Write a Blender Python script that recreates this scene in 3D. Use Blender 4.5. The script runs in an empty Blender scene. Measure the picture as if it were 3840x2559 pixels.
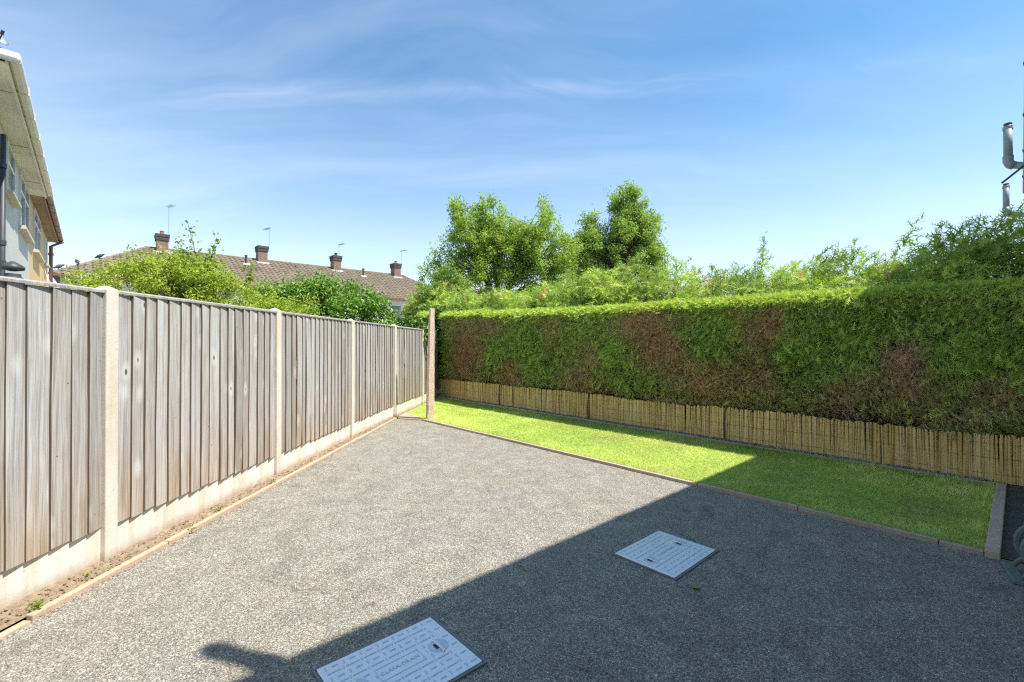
import bpy, math, random
bpy.context.scene.render.engine = 'CYCLES'
import numpy as np
from mathutils import Vector, Matrix

random.seed(11)
rng = np.random.default_rng(11)
SC = bpy.context.scene
COL = SC.collection

# ------------------------------------------------------------------ camera
cam_d = bpy.data.cameras.new('camera')
cam_d.lens = 16.0
cam_d.sensor_width = 36.0
cam_d.clip_start = 0.05
cam_d.clip_end = 6000
cam = bpy.data.objects.new('camera', cam_d)
COL.objects.link(cam)
cam.location = (0, 0, 1.475)
cam.rotation_euler = (math.radians(90.386), 0, 0)
SC.camera = cam

# ------------------------------------------------------------------ light
SUN_EL = math.radians(61)
SUN_H = (0.956, -0.292)                     # horizontal direction towards the sun
sun_dir = Vector((SUN_H[0] * math.cos(SUN_EL), SUN_H[1] * math.cos(SUN_EL), math.sin(SUN_EL)))
sun_d = bpy.data.lights.new('sun', 'SUN')
sun_d.energy = 2.85
sun_d.angle = math.radians(0.55)
sun_d.color = (1.0, 0.95, 0.87)
sun = bpy.data.objects.new('sun', sun_d)
COL.objects.link(sun)
sun.location = (20, -8, 30)
sun.rotation_euler = (-sun_dir).to_track_quat('-Z', 'Y').to_euler()

SC.view_settings.view_transform = 'Standard'
SC.view_settings.look = 'None'
SC.view_settings.gamma = 1.0
SC.view_settings.use_curve_mapping = False
SC.view_settings.exposure = 1.47
SC.cycles.use_denoising = False      # keep the fine leaf and grit texture
SC.cycles.filter_width = 1.2


# ------------------------------------------------------------------ node helper
class G:
    def __init__(self, nt):
        self.nt = nt

    def n(self, t, **kw):
        nd = self.nt.nodes.new(t)
        for k, v in kw.items():
            setattr(nd, k, v)
        return nd

    def put(self, sock, v):
        if v is None:
            return
        if isinstance(v, bpy.types.NodeSocket):
            self.nt.links.new(v, sock)
        else:
            if isinstance(v, (tuple, list)) and len(v) == 3 and sock.type == 'RGBA':
                v = (*v, 1)
            sock.default_value = v

    def coord(self, k='Object'):
        return self.n('ShaderNodeTexCoord').outputs[k]

    def map(self, vec, scale=(1, 1, 1), loc=(0, 0, 0), rot=(0, 0, 0)):
        m = self.n('ShaderNodeMapping')
        self.put(m.inputs['Vector'], vec)
        self.put(m.inputs['Scale'], scale)
        self.put(m.inputs['Location'], loc)
        self.put(m.inputs['Rotation'], rot)
        return m.outputs[0]

    def noise(self, vec, scale, detail=3, rough=0.55, dist=0.0, col=False):
        m = self.n('ShaderNodeTexNoise')
        self.put(m.inputs['Vector'], vec)
        m.inputs['Scale'].default_value = scale
        m.inputs['Detail'].default_value = detail
        m.inputs['Roughness'].default_value = rough
        m.inputs['Distortion'].default_value = dist
        return m.outputs['Color' if col else 'Fac']

    def vor(self, vec, scale, out='Distance', feature='F1', rnd=1.0):
        m = self.n('ShaderNodeTexVoronoi', feature=feature)
        self.put(m.inputs['Vector'], vec)
        m.inputs['Scale'].default_value = scale
        m.inputs['Randomness'].default_value = rnd
        return m.outputs[out]

    def ramp(self, fac, stops, interp='LINEAR'):
        m = self.n('ShaderNodeValToRGB')
        cr = m.color_ramp
        cr.interpolation = interp
        while len(cr.elements) < len(stops):
            cr.elements.new(0.5)
        for e, (p, c) in zip(cr.elements, stops):
            e.position = p
            e.color = (*c, 1) if isinstance(c, (tuple, list)) else (c, c, c, 1)
        self.put(m.inputs[0], fac)
        return m.outputs[0]

    def mix(self, f, a, b, blend='MIX'):
        m = self.n('ShaderNodeMix', data_type='RGBA', blend_type=blend)
        self.put(m.inputs[0], f)
        self.put(m.inputs[6], a)
        self.put(m.inputs[7], b)
        return m.outputs[2]

    def math(self, op, a, b=None, clamp=False):
        m = self.n('ShaderNodeMath', operation=op, use_clamp=clamp)
        self.put(m.inputs[0], a)
        self.put(m.inputs[1], b)
        return m.outputs[0]

    def vmath(self, op, a, b=None):
        m = self.n('ShaderNodeVectorMath', operation=op)
        self.put(m.inputs[0], a)
        self.put(m.inputs[1], b)
        return m.outputs[0]

    def sep(self, v):
        m = self.n('ShaderNodeSeparateXYZ')
        self.put(m.inputs[0], v)
        return m.outputs

    def comb(self, x, y, z):
        m = self.n('ShaderNodeCombineXYZ')
        for i, v in enumerate((x, y, z)):
            self.put(m.inputs[i], v)
        return m.outputs[0]

    def attr(self, name):
        return self.n('ShaderNodeAttribute', attribute_name=name).outputs['Fac']

    def rand(self):
        return self.n('ShaderNodeObjectInfo').outputs['Random']

    def island(self):
        return self.n('ShaderNodeNewGeometry').outputs['Random Per Island']

    def bump(self, h, strength=0.5, dist=0.01, normal=None):
        m = self.n('ShaderNodeBump')
        m.inputs['Strength'].default_value = strength
        m.inputs['Distance'].default_value = dist
        self.put(m.inputs['Height'], h)
        self.put(m.inputs['Normal'], normal)
        return m.outputs[0]


# ------------------------------------------------------------------ world
world = bpy.data.worlds.new('World')
SC.world = world
world.use_nodes = True
wnt = world.node_tree
wnt.nodes.clear()
g = G(wnt)
sky = g.n('ShaderNodeTexSky', sky_type='NISHITA')
sky.sun_disc = False
sky.sun_elevation = SUN_EL
sky.sun_rotation = math.atan2(SUN_H[0], SUN_H[1])
sky.altitude = 60
sky.air_density = 1.0
sky.dust_density = 0.9
sky.ozone_density = 1.6
gc = g.coord('Generated')
s = g.sep(gc)
den = g.math('ADD', g.math('MAXIMUM', s[2], 0.0), 0.16)
px = g.math('DIVIDE', s[0], den)
py = g.math('DIVIDE', s[1], den)
pv = g.comb(px, py, 0.0)
wv = g.vmath('ADD', pv, g.vmath('MULTIPLY', g.noise(g.map(pv, (0.7, 0.7, 1)), 1.0, 3, 0.5, 0, True), (0.9, 0.9, 0.0)))
c1 = g.noise(g.map(wv, (0.42, 1.9, 1), (3.1, 0.7, 0), (0, 0, math.radians(-8))), 1.15, 7, 0.6)
c2 = g.noise(g.map(wv, (0.32, 0.5, 1), (7.3, 2.2, 0), (0, 0, math.radians(12))), 0.8, 4, 0.55)
leftward = g.ramp(s[0], [(0.0, 1.0), (0.75, 0.22)])
veil = g.math('MULTIPLY', g.ramp(g.math('MULTIPLY', c1, c2), [(0.19, 0.0), (0.46, 0.42)]), leftward)
# one long cirrus streak
wob = g.math('MULTIPLY', g.math('SUBTRACT', g.noise(g.map(pv, (1.1, 0.6, 1), (5, 1, 0)), 1.0, 4, 0.55), 0.5), 0.20)
rx = g.math('MAXIMUM', px, 0.0)
lat = g.math('ABSOLUTE', g.math('ADD', g.math('ADD', g.math('SUBTRACT', py, 1.34), wob), g.math('MULTIPLY', g.math('MULTIPLY', rx, rx), 0.16)))
thin = g.noise(g.map(wv, (1.2, 9.0, 1)), 1.4, 6, 0.65)
streak = g.math('MULTIPLY', g.math('MULTIPLY', g.ramp(lat, [(0.0, 0.95), (0.12, 0.0)]), g.ramp(thin, [(0.3, 0.25), (0.68, 1.0)])), g.ramp(g.math('ABSOLUTE', g.math('ADD', px, 0.25)), [(0.55, 0.40), (1.1, 0.14)]))
cl = g.math('MULTIPLY', g.math('MAXIMUM', veil, streak), 0.50, True)
skyc = g.mix(1.0, sky.outputs[0], (0.40, 0.76, 0.90), 'MULTIPLY')
skyc = g.mix(g.ramp(s[2], [(0.0, 0.66), (0.12, 0.52), (0.28, 0.22), (0.50, 0.0)]), skyc, (6.0, 6.15, 6.5))   # pale haze all round the horizon
col = g.mix(cl, skyc, (6.9, 7.0, 7.1))
bg = g.n('ShaderNodeBackground')
g.put(bg.inputs[0], col)
bg.inputs[1].default_value = 0.086
wo = g.n('ShaderNodeOutputWorld')
wnt.links.new(bg.outputs[0], wo.inputs[0])

# ------------------------------------------------------------------ site axes
NV = np.array([0.745, 0.667])     # across the lawn, towards the hedge
DV = np.array([0.667, -0.745])    # along lawn edge and hedge, towards the house


def P(n, d, z=0.0):
    q = NV * n + DV * d
    return (float(q[0]), float(q[1]), float(z))


# ------------------------------------------------------------------ objects
def set_parent(o, parent):
    if parent is not None:
        o.parent = parent
        o.matrix_parent_inverse = Matrix.Translation(-Vector(parent['base']))


def tag(o, label=None, cat=None, group=None, kind=None):
    if label: o['label'] = label
    if cat: o['category'] = cat
    if group: o['group'] = group
    if kind: o['kind'] = kind
    return o


def thing(name, loc, label, cat, group=None):
    o = bpy.data.objects.new(name, None)
    o.empty_display_size = 0.1
    COL.objects.link(o)
    o.location = loc
    o['base'] = list(loc)
    return tag(o, label, cat, group)


def finish(name, me, mats, parent=None, smooth=False, bevel=0.0):
    for m in (mats if isinstance(mats, (list, tuple)) else [mats]):
        me.materials.append(m)
    if smooth:
        me.polygons.foreach_set('use_smooth', np.ones(len(me.polygons), bool))
    o = bpy.data.objects.new(name, me)
    COL.objects.link(o)
    if 'base' not in o:
        o['base'] = [0, 0, 0]
    if bevel:
        b = o.modifiers.new('bevel', 'BEVEL')
        b.width = bevel
        b.segments = 2
        b.limit_method = 'ANGLE'
    set_parent(o, parent)
    return o


def big_mesh(name, V, T, mats, parent=None, attrs=None, smooth=False):
    """fast mesh of triangles from numpy arrays"""
    V = np.asarray(V, np.float32).reshape(-1, 3)
    T = np.asarray(T, np.int32).reshape(-1, 3)
    me = bpy.data.meshes.new(name)
    me.vertices.add(len(V))
    me.vertices.foreach_set('co', V.ravel())
    me.loops.add(T.size)
    me.loops.foreach_set('vertex_index', T.ravel())
    me.polygons.add(len(T))
    me.polygons.foreach_set('loop_start', np.arange(0, T.size, 3, dtype=np.int32))
    me.update(calc_edges=True)
    for k, a in (attrs or {}).items():
        at = me.attributes.new(k, 'FLOAT', 'FACE')
        at.data.foreach_set('value', np.asarray(a, np.float32))
    return finish(name, me, mats, parent, smooth)


class MB:
    def __init__(self):
        self.v, self.f, self.m = [], [], []

    def add(self, vs, fs, mi=0):
        k = len(self.v)
        self.v += [tuple(map(float, q)) for q in vs]
        self.f += [tuple(i + k for i in q) for q in fs]
        self.m += [mi] * len(fs)
        return self

    def obox(self, c, ax, h, mi=0):
        c = np.array(c, float)
        ax = [np.array(a, float) for a in ax]
        vs = []
        for k in range(8):
            sg = [1 if (k >> i) & 1 else -1 for i in range(3)]
            vs.append(c + sum(sg[i] * h[i] * ax[i] for i in range(3)))
        return self.add(vs, [(0, 2, 3, 1), (4, 5, 7, 6), (0, 1, 5, 4), (2, 6, 7, 3), (0, 4, 6, 2), (1, 3, 7, 5)], mi)

    def box(self, a, b, mi=0):
        a, b = np.array(a, float), np.array(b, float)
        return self.obox((a + b) / 2, np.eye(3), np.abs(b - a) / 2, mi)

    def nd(self, n0, n1, d0, d1, z0, z1, mi=0):
        """box given in site axes"""
        c = P((n0 + n1) / 2, (d0 + d1) / 2, (z0 + z1) / 2)
        return self.obox(c, [(*NV, 0), (*DV, 0), (0, 0, 1)], [abs(n1 - n0) / 2, abs(d1 - d0) / 2, abs(z1 - z0) / 2], mi)

    def prism(self, poly, z0, z1, mi=0):
        k = len(poly)
        vs = [(x, y, z0) for x, y in poly] + [(x, y, z1) for x, y in poly]
        fs = [tuple(range(k - 1, -1, -1)), tuple(range(k, 2 * k))]
        fs += [(i, (i + 1) % k, k + (i + 1) % k, k + i) for i in range(k)]
        return self.add(vs, fs, mi)

    def tube(self, pts, rad, sides=8, mi=0, cap=True):
        pts = [np.array(p, float) for p in pts]
        if not hasattr(rad, '__len__'): rad = [rad] * len(pts)
        vs, fs = [], []
        up = None
        for i, p in enumerate(pts):
            t = pts[min(i + 1, len(pts) - 1)] - pts[max(i - 1, 0)]
            t = t / (np.linalg.norm(t) + 1e-9)
            if up is None:
                up = np.array([0, 0, 1.0]) if abs(t[2]) < 0.9 else np.array([1.0, 0, 0])
            a = np.cross(up, t); a /= np.linalg.norm(a) + 1e-9
            b = np.cross(t, a)
            up = b
            for k in range(sides):
                w = 2 * math.pi * k / sides
                vs.append(p + rad[i] * (math.cos(w) * a + math.sin(w) * b))
        for i in range(len(pts) - 1):
            for k in range(sides):
                k2 = (k + 1) % sides
                fs.append((i * sides + k, i * sides + k2, (i + 1) * sides + k2, (i + 1) * sides + k))
        if cap:
            fs.append(tuple(range(sides - 1, -1, -1)))
            fs.append(tuple((len(pts) - 1) * sides + k for k in range(sides)))
        return self.add(vs, fs, mi)

    def lathe(self, o, axis, prof, sides=16, mi=0):
        """prof: list of (distance along axis, radius)"""
        o, t = np.array(o, float), np.array(axis, float)
        t /= np.linalg.norm(t)
        up = np.array([0, 0, 1.0]) if abs(t[2]) < 0.9 else np.array([1.0, 0, 0])
        a = np.cross(up, t); a /= np.linalg.norm(a)
        b = np.cross(t, a)
        vs, fs = [], []
        for (h, r) in prof:
            for k in range(sides):
                w = 2 * math.pi * k / sides
                vs.append(o + h * t + r * (math.cos(w) * a + math.sin(w) * b))
        for i in range(len(prof) - 1):
            for k in range(sides):
                k2 = (k + 1) % sides
                fs.append((i * sides + k, i * sides + k2, (i + 1) * sides + k2, (i + 1) * sides + k))
        fs.append(tuple(range(sides - 1, -1, -1)))
        fs.append(tuple((len(prof) - 1) * sides + k for k in range(sides)))
        return self.add(vs, fs, mi)

    def mesh(self, name):
        me = bpy.data.meshes.new(name)
        me.from_pydata(self.v, [], self.f)
        me.polygons.foreach_set('material_index', self.m)
        me.update()
        return me

    def build(self, name, mats, parent=None, smooth=False, bevel=0.0):
        return finish(name, self.mesh(name), mats, parent, smooth, bevel)


# ------------------------------------------------------------------ materials
def new_mat(name):
    m = bpy.data.materials.new(name)
    m.use_nodes = True
    nt = m.node_tree
    p = nt.nodes['Principled BSDF']
    p.inputs['Roughness'].default_value = 0.8
    return m, G(nt), p


def simple(name, colr, rough=0.7, var=0.15, scale=6.0, metal=0.0, bump=0.0, spec=None, obj_rand=0.0):
    m, g, p = new_mat(name)
    nz = g.noise(g.coord(), scale, 5, 0.65)
    c = np.array(colr)
    out = g.ramp(nz, [(0.25, tuple(c * (1 - var))), (0.75, tuple(np.minimum(c * (1 + var), 1)))])
    if obj_rand:
        r = g.rand()
        out = g.mix(1.0, out, g.ramp(r, [(0, 1 - obj_rand), (1, 1.0)]), 'MULTIPLY')
    g.put(p.inputs['Base Color'], out)
    p.inputs['Roughness'].default_value = rough
    p.inputs['Metallic'].default_value = metal
    if spec is not None: p.inputs['Specular IOR Level'].default_value = spec
    if bump:
        g.put(p.inputs['Normal'], g.bump(g.noise(g.coord(), scale * 8, 4, 0.7), bump, 0.01))
    return m


def leaf_mat(name, dark, mid, light, trans=0.35, dry=None, gloss=0.35, spec=0.3):
    """tint attribute picks the leaf colour, dry attribute its dead brown"""
    m = bpy.data.materials.new(name)
    m.use_nodes = True
    nt = m.node_tree
    p = nt.nodes['Principled BSDF']
    out = nt.nodes['Material Output']
    g = G(nt)
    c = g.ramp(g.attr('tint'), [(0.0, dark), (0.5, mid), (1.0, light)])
    if dry:
        c = g.mix(g.attr('dry'), c, g.mix(1.0, dry, g.ramp(g.attr('tint'), [(0.0, 0.55), (0.5, 0.9), (1.0, 1.35)]), 'MULTIPLY'))
    g.put(p.inputs['Base Color'], c)
    p.inputs['Roughness'].default_value = 1 - gloss
    p.inputs['Specular IOR Level'].default_value = spec
    t = g.n('ShaderNodeBsdfTranslucent')
    g.put(t.inputs[0], g.mix(1.0, c, (1.25, 1.3, 0.6), 'MULTIPLY'))
    mx = g.n('ShaderNodeMixShader')
    mx.inputs[0].default_value = trans
    nt.links.new(p.outputs[0], mx.inputs[1])
    nt.links.new(t.outputs[0], mx.inputs[2])
    nt.links.new(mx.outputs[0], out.inputs[0])
    return m


def mat_tarmac():
    m, g, p = new_mat('tarmac')
    c = g.coord()
    v1 = g.vor(c, 250, 'Color')
    r1 = g.sep(v1)[0]
    stone = g.ramp(r1, [(0.0, (0.09, 0.088, 0.084)), (0.30, (0.22, 0.214, 0.20)), (0.7, (0.33, 0.32, 0.30)), (0.93, (0.42, 0.405, 0.38)), (1.0, (0.72, 0.70, 0.66))])
    v2 = g.sep(g.vor(c, 90, 'Color'))[1]
    stone = g.mix(1.0, stone, g.ramp(v2, [(0, 0.82), (1, 1.15)]), 'MULTIPLY')
    v3 = g.sep(g.vor(g.map(c, (1, 1, 1), (1.7, 0.4, 0)), 165, 'Color'))[2]
    stone = g.mix(1.0, stone, g.ramp(v3, [(0.0, 0.55), (0.10, 0.70), (0.16, 1.0), (0.84, 1.0), (0.90, 1.4), (1.0, 1.75)]), 'MULTIPLY')
    stone = g.mix(1.0, stone, (0.98, 0.955, 0.885), 'MULTIPLY')
    big = g.noise(c, 1.3, 5, 0.6)
    stone = g.mix(g.ramp(big, [(0.30, 0.12), (0.72, 0.60)]), stone, g.mix(1.0, stone, (0.99, 0.91, 0.76), 'MULTIPLY'))
    mid = g.noise(g.map(c, (1, 1, 1), (4, 9, 0)), 5.0, 6, 0.7)
    stone = g.mix(1.0, stone, g.ramp(mid, [(0.28, 0.72), (0.7, 1.16)]), 'MULTIPLY')
    dark = g.noise(g.map(c, (1.6, 0.7, 1), (2, 5, 0), (0, 0, 0.6)), 2.1, 6, 0.75)
    stone = g.mix(g.ramp(dark, [(0.56, 0.0), (0.70, 0.42)]), stone, (0.08, 0.075, 0.066))
    # fine cracks
    cr = g.vor(g.vmath('ADD', c, g.vmath('MULTIPLY', g.noise(c, 3.0, 4, 0.6, 0, True), (0.35, 0.35, 0))), 0.85, 'Distance', 'DISTANCE_TO_EDGE')
    crm = g.math('MULTIPLY', g.ramp(cr, [(0.0, 1.0), (0.006, 0.0)]), g.ramp(g.noise(c, 0.9, 3), [(0.52, 0.0), (0.66, 0.6)]))
    stone = g.mix(crm, stone, (0.035, 0.032, 0.03))
    g.put(p.inputs['Base Color'], stone)
    p.inputs['Roughness'].default_value = 0.72
    p.inputs['Specular IOR Level'].default_value = 0.25
    h = g.math('ADD', g.vor(c, 210), g.math('MULTIPLY', g.noise(c, 30, 4), 0.8))
    g.put(p.inputs['Normal'], g.bump(h, 0.55, 0.006))
    return m


def mat_board(name='weathered_board', brown=0.0):
    m, g, p = new_mat(name)
    c = g.coord()
    r = g.rand()
    off = g.comb(g.math('MULTIPLY', r, 37.0), g.math('MULTIPLY', r, 61.0), g.math('MULTIPLY', r, 83.0))
    cc = g.vmath('ADD', c, off)
    warp = g.vmath('MULTIPLY', g.noise(g.map(cc, (3, 3, 1.1)), 1.0, 3, 0.5, 0, True), (0.0, 0.045, 0.0))
    cw = g.vmath('ADD', cc, warp)
    grain = g.noise(g.map(cw, (24, 95, 1.5)), 1.0, 6, 0.75)
    fine = g.noise(g.map(cw, (60, 260, 5)), 1.0, 4, 0.6)
    base = g.ramp(grain, [(0.25, (0.20, 0.17, 0.14)), (0.42, (0.41, 0.385, 0.35)), (0.6, (0.60, 0.585, 0.565)), (0.8, (0.48, 0.45, 0.41))])
    base = g.mix(1.0, base, g.ramp(fine, [(0.3, 0.78), (0.7, 1.1)]), 'MULTIPLY')
    # each board has its own tone
    base = g.mix(1.0, base, g.ramp(r, [(0.0, (0.72, 0.71, 0.70)), (0.3, (1.0, 1.01, 1.04)), (0.6, (0.84, 0.82, 0.79)), (0.8, (1.08, 1.09, 1.12)), (1.0, (0.88, 0.87, 0.85))]), 'MULTIPLY')
    # silvering and brown damp at the foot
    z = g.sep(c)[2]
    stain = g.noise(g.map(cc, (2, 9, 1.2)), 1.0, 4, 0.6)
    low = g.math('MULTIPLY', g.ramp(z, [(0.25, 1.0), (0.95, 0.0)]), g.ramp(stain, [(0.3, 0.25), (0.65, 1.0)]))
    base = g.mix(g.math('MULTIPLY', low, 0.75), base, g.mix(1.0, base, (0.98, 0.72, 0.48), 'MULTIPLY'))
    base = g.mix(g.ramp(stain, [(0.50, 0.0), (0.72, 0.75)]), base, g.mix(1.0, base, (0.80, 0.70, 0.60), 'MULTIPLY'))
    run = g.noise(g.map(cc, (8, 42, 0.7), (3, 1, 2)), 1.0, 4, 0.7)
    base = g.mix(g.ramp(run, [(0.54, 0.0), (0.70, 0.62)]), base, (0.16, 0.135, 0.11))
    # knots
    kv = g.map(cc, (6.0, 6.0, 3.3))
    kd = g.vor(kv, 1.0, 'Distance')
    kc = g.sep(g.vor(kv, 1.0, 'Color'))[0]
    kon = g.ramp(kc, [(0.58, 0.0), (0.60, 1.0)], 'CONSTANT')
    base = g.mix(g.math('MULTIPLY', g.ramp(kd, [(0.10, 0.55), (0.30, 0.0)]), kon), base, (0.70, 0.69, 0.67))
    base = g.mix(g.math('MULTIPLY', g.ramp(kd, [(0.05, 0.92), (0.10, 0.0)]), kon), base, (0.085, 0.06, 0.045))
    # nail holes
    nd_ = g.vor(g.map(cc, (1, 1, 1)), 9.0, 'Distance')
    base = g.mix(g.ramp(nd_, [(0.035, 0.85), (0.05, 0.0)]), base, (0.05, 0.04, 0.035))
    if brown:
        base = g.mix(brown, base, (0.15, 0.095, 0.055))
    g.put(p.inputs['Base Color'], base)
    p.inputs['Roughness'].default_value = 0.85
    p.inputs['Specular IOR Level'].default_value = 0.2
    g.put(p.inputs['Normal'], g.bump(g.math('ADD', grain, g.math('MULTIPLY', fine, 0.5)), 0.35, 0.004))
    return m


def mat_concrete(name, base, warm, streak=0.6, bump=0.3, speck=0.0, foot_stain=0.75):
    m, g, p = new_mat(name)
    c = g.coord()
    col_ = g.ramp(g.noise(c, 7, 6, 0.65), [(0.3, tuple(np.array(base) * 0.9)), (0.7, tuple(np.array(base) * 1.06))])
    st = g.noise(g.map(c, (5, 5, 0.5)), 2.0, 5, 0.65)
    col_ = g.mix(g.math('MULTIPLY', g.ramp(st, [(0.45, 0.0), (0.72, 1.0)]), streak), col_, warm)
    z = g.sep(c)[2]
    nz = g.noise(c, 9, 4, 0.6)
    foot = g.ramp(g.math('ADD', z, g.math('MULTIPLY', nz, 0.10)), [(0.06, foot_stain), (0.16, 0.0)])
    col_ = g.mix(foot, col_, (0.30, 0.20, 0.12))
    pit = g.vor(c, 34, 'Distance')
    col_ = g.mix(g.math('MULTIPLY', g.ramp(pit, [(0.10, 0.7), (0.16, 0.0)]), g.ramp(g.noise(c, 3.3, 2), [(0.56, 0.0), (0.6, 1.0)])), col_, (0.09, 0.07, 0.055))
    if speck:
        sp = g.sep(g.vor(c, 130, 'Color'))[0]
        col_ = g.mix(1.0, col_, g.ramp(sp, [(0, 1 - speck), (1, 1 + speck)]), 'MULTIPLY')
    g.put(p.inputs['Base Color'], col_)
    p.inputs['Roughness'].default_value = 0.85
    p.inputs['Specular IOR Level'].default_value = 0.2
    g.put(p.inputs['Normal'], g.bump(g.noise(c, 60, 5, 0.7), bump, 0.006))
    return m


def mat_roof_tile():
    m, g, p = new_mat('roof_tile')
    c = g.coord()
    geo = g.n('ShaderNodeNewGeometry')
    wp = geo.outputs['Position']
    r = g.math('FRACT', g.math('ADD', g.rand(), g.island()))
    col_ = g.ramp(r, [(0, (0.13, 0.092, 0.062)), (0.4, (0.18, 0.13, 0.09)), (0.75, (0.22, 0.165, 0.115)), (1, (0.15, 0.11, 0.075))])
    li = g.noise(wp, 0.55, 5, 0.7)
    col_ = g.mix(g.ramp(li, [(0.44, 0.0), (0.56, 0.85)]), col_, g.mix(g.noise(wp, 7, 3, 0.7), (0.07, 0.052, 0.035), (0.26, 0.21, 0.135)))
    g.put(p.inputs['Base Color'], col_)
    p.inputs['Roughness'].default_value = 0.9
    return m


def mat_bricks():
    m, g, p = new_mat('chimney_brick')
    b = g.n('ShaderNodeTexBrick')
    b.inputs['Scale'].default_value = 1.0
    b.inputs['Brick Width'].default_value = 0.225
    b.inputs['Row Height'].default_value = 0.075
    b.inputs['Mortar Size'].default_value = 0.008
    b.inputs['Color1'].default_value = (0.21, 0.095, 0.06, 1)
    b.inputs['Color2'].default_value = (0.29, 0.145, 0.09, 1)
    b.inputs['Mortar'].default_value = (0.33, 0.29, 0.25, 1)
    s_ = g.sep(g.coord())
    g.put(b.inputs['Vector'], g.comb(g.math('ADD', s_[0], s_[1]), s_[2], 0.0))
    g.put(p.inputs['Base Color'], g.mix(1.0, b.outputs[0], g.ramp(g.noise(g.coord(), 2.5, 4, 0.7), [(0.3, 0.7), (0.7, 1.1)]), 'MULTIPLY'))
    return m


M = {}
M['tarmac'] = mat_tarmac()
M['board'] = mat_board()
M['board_edge'] = mat_board('sawn_board_edge', 0.82)
M['rail'] = mat_board('weathered_rail', 0.25)
M['post'] = mat_concrete('post_concrete', (0.68, 0.62, 0.53), (0.56, 0.42, 0.28), 0.6)
M['gravel_board'] = mat_concrete('gravel_board_concrete', (0.73, 0.69, 0.62), (0.58, 0.46, 0.32), 0.8)
M['edging'] = mat_concrete('edging_concrete', (0.52, 0.37, 0.265), (0.40, 0.27, 0.18), 0.4, 0.4, 0.12, 0.0)
M['kerb'] = mat_concrete('kerb_concrete', (0.50, 0.41, 0.32), (0.33, 0.25, 0.18), 0.5, 0.4, 0.15, 0.15)
M['clothes_post'] = mat_concrete('aggregate_concrete', (0.72, 0.55, 0.43), (0.56, 0.40, 0.30), 0.5, 0.9, 0.35, 0.0)
M['end_kerb'] = mat_concrete('end_kerb_concrete', (0.62, 0.47, 0.35), (0.46, 0.33, 0.23), 0.5, 0.4, 0.12, 0.0)
M['slab'] = mat_concrete('slab_concrete', (0.42, 0.33, 0.26), (0.35, 0.26, 0.2), 0.5, 0.3, 0.0, 0.0)
M['path'] = simple('mossy_path', (0.10, 0.095, 0.08), 0.9, 0.45, 9, bump=0.5)
M['soil'] = simple('dry_soil', (0.32, 0.235, 0.15), 0.95, 0.45, 22, bump=0.9)
M['lawn_soil'] = simple('lawn_thatch', (0.30, 0.37, 0.07), 0.95, 0.6, 30, bump=0.5)
M['ground'] = simple('dry_ground', (0.24, 0.22, 0.165), 0.95, 0.3, 0.6)
M['galv'] = simple('galvanised_steel', (0.92, 0.92, 0.92), 0.38, 0.05, 18, metal=0.45, bump=0.02)
M['galv_rib'] = simple('galvanised_rib', (0.66, 0.69, 0.73), 0.4, 0.12, 18, metal=0.8)
M['galv_dark'] = simple('galvanised_frame', (0.20, 0.215, 0.23), 0.5, 0.2, 18, metal=0.4)
M['black'] = simple('black_gap', (0.02, 0.02, 0.022), 0.6, 0.1)
M['cane'] = None
M['wire'] = simple('rusty_wire', (0.12, 0.08, 0.05), 0.7, 0.2)
M['pebble'] = None
M['bark'] = simple('bark', (0.13, 0.09, 0.065), 0.95, 0.4, 14, bump=0.8)
M['twig'] = simple('dry_twig', (0.55, 0.41, 0.29), 0.9, 0.3, 20)
M['render_white'] = simple('white_render', (0.60, 0.58, 0.54), 0.9, 0.07, 3, bump=0.1)
M['render_yellow'] = simple('yellow_render', (0.66, 0.49, 0.23), 0.9, 0.07, 3, bump=0.1)
M['render_brick'] = mat_bricks()
M['upvc'] = simple('white_upvc', (0.72, 0.71, 0.68), 0.35, 0.04, 4)
M['upvc_cream'] = simple('weathered_gutter', (0.76, 0.71, 0.60), 0.45, 0.10, 9)
M['soffit'] = simple('soffit_board', (0.82, 0.79, 0.66), 0.7, 0.14, 2.2)
M['brown_plastic'] = simple('brown_plastic', (0.19, 0.105, 0.075), 0.5, 0.2, 9)
M['brown_soffit'] = simple('brown_soffit', (0.30, 0.20, 0.12), 0.7, 0.25, 3)
M['pipe_grey'] = simple('grey_plastic_pipe', (0.32, 0.36, 0.40), 0.45, 0.10, 6)
M['pipe_dark'] = simple('dark_cast_pipe', (0.055, 0.06, 0.07), 0.5, 0.2, 8)
M['sill'] = simple('painted_sill', (0.60, 0.53, 0.42), 0.7, 0.1, 5)
M['tile'] = mat_roof_tile()
M['lead'] = simple('lead_flashing', (0.42, 0.41, 0.39), 0.6, 0.15, 5)
M['soot_brick'] = simple('sooty_brick', (0.075, 0.065, 0.06), 0.9, 0.4, 9)
M['terracotta'] = simple('terracotta_pot', (0.34, 0.15, 0.09), 0.8, 0.2, 9)
M['alu'] = simple('aerial_metal', (0.16, 0.16, 0.17), 0.5, 0.2, 9, metal=0.5)
M['bird'] = simple('bird_feather', (0.055, 0.055, 0.065), 0.7, 0.4, 25)
M['reel_green'] = simple('sage_plastic', (0.16, 0.22, 0.18), 0.45, 0.08, 7)
M['reel_dark'] = simple('dark_green_plastic', (0.03, 0.045, 0.04), 0.5, 0.1, 7)
M['hose'] = simple('blue_grey_hose', (0.22, 0.31, 0.32), 0.5, 0.1, 7)


def mat_glass():
    m, g, p = new_mat('window_glass')
    p.inputs['Base Color'].default_value = (0.05, 0.065, 0.075, 1)
    p.inputs['Roughness'].default_value = 0.06
    p.inputs['Specular IOR Level'].default_value = 0.9
    return m


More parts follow.
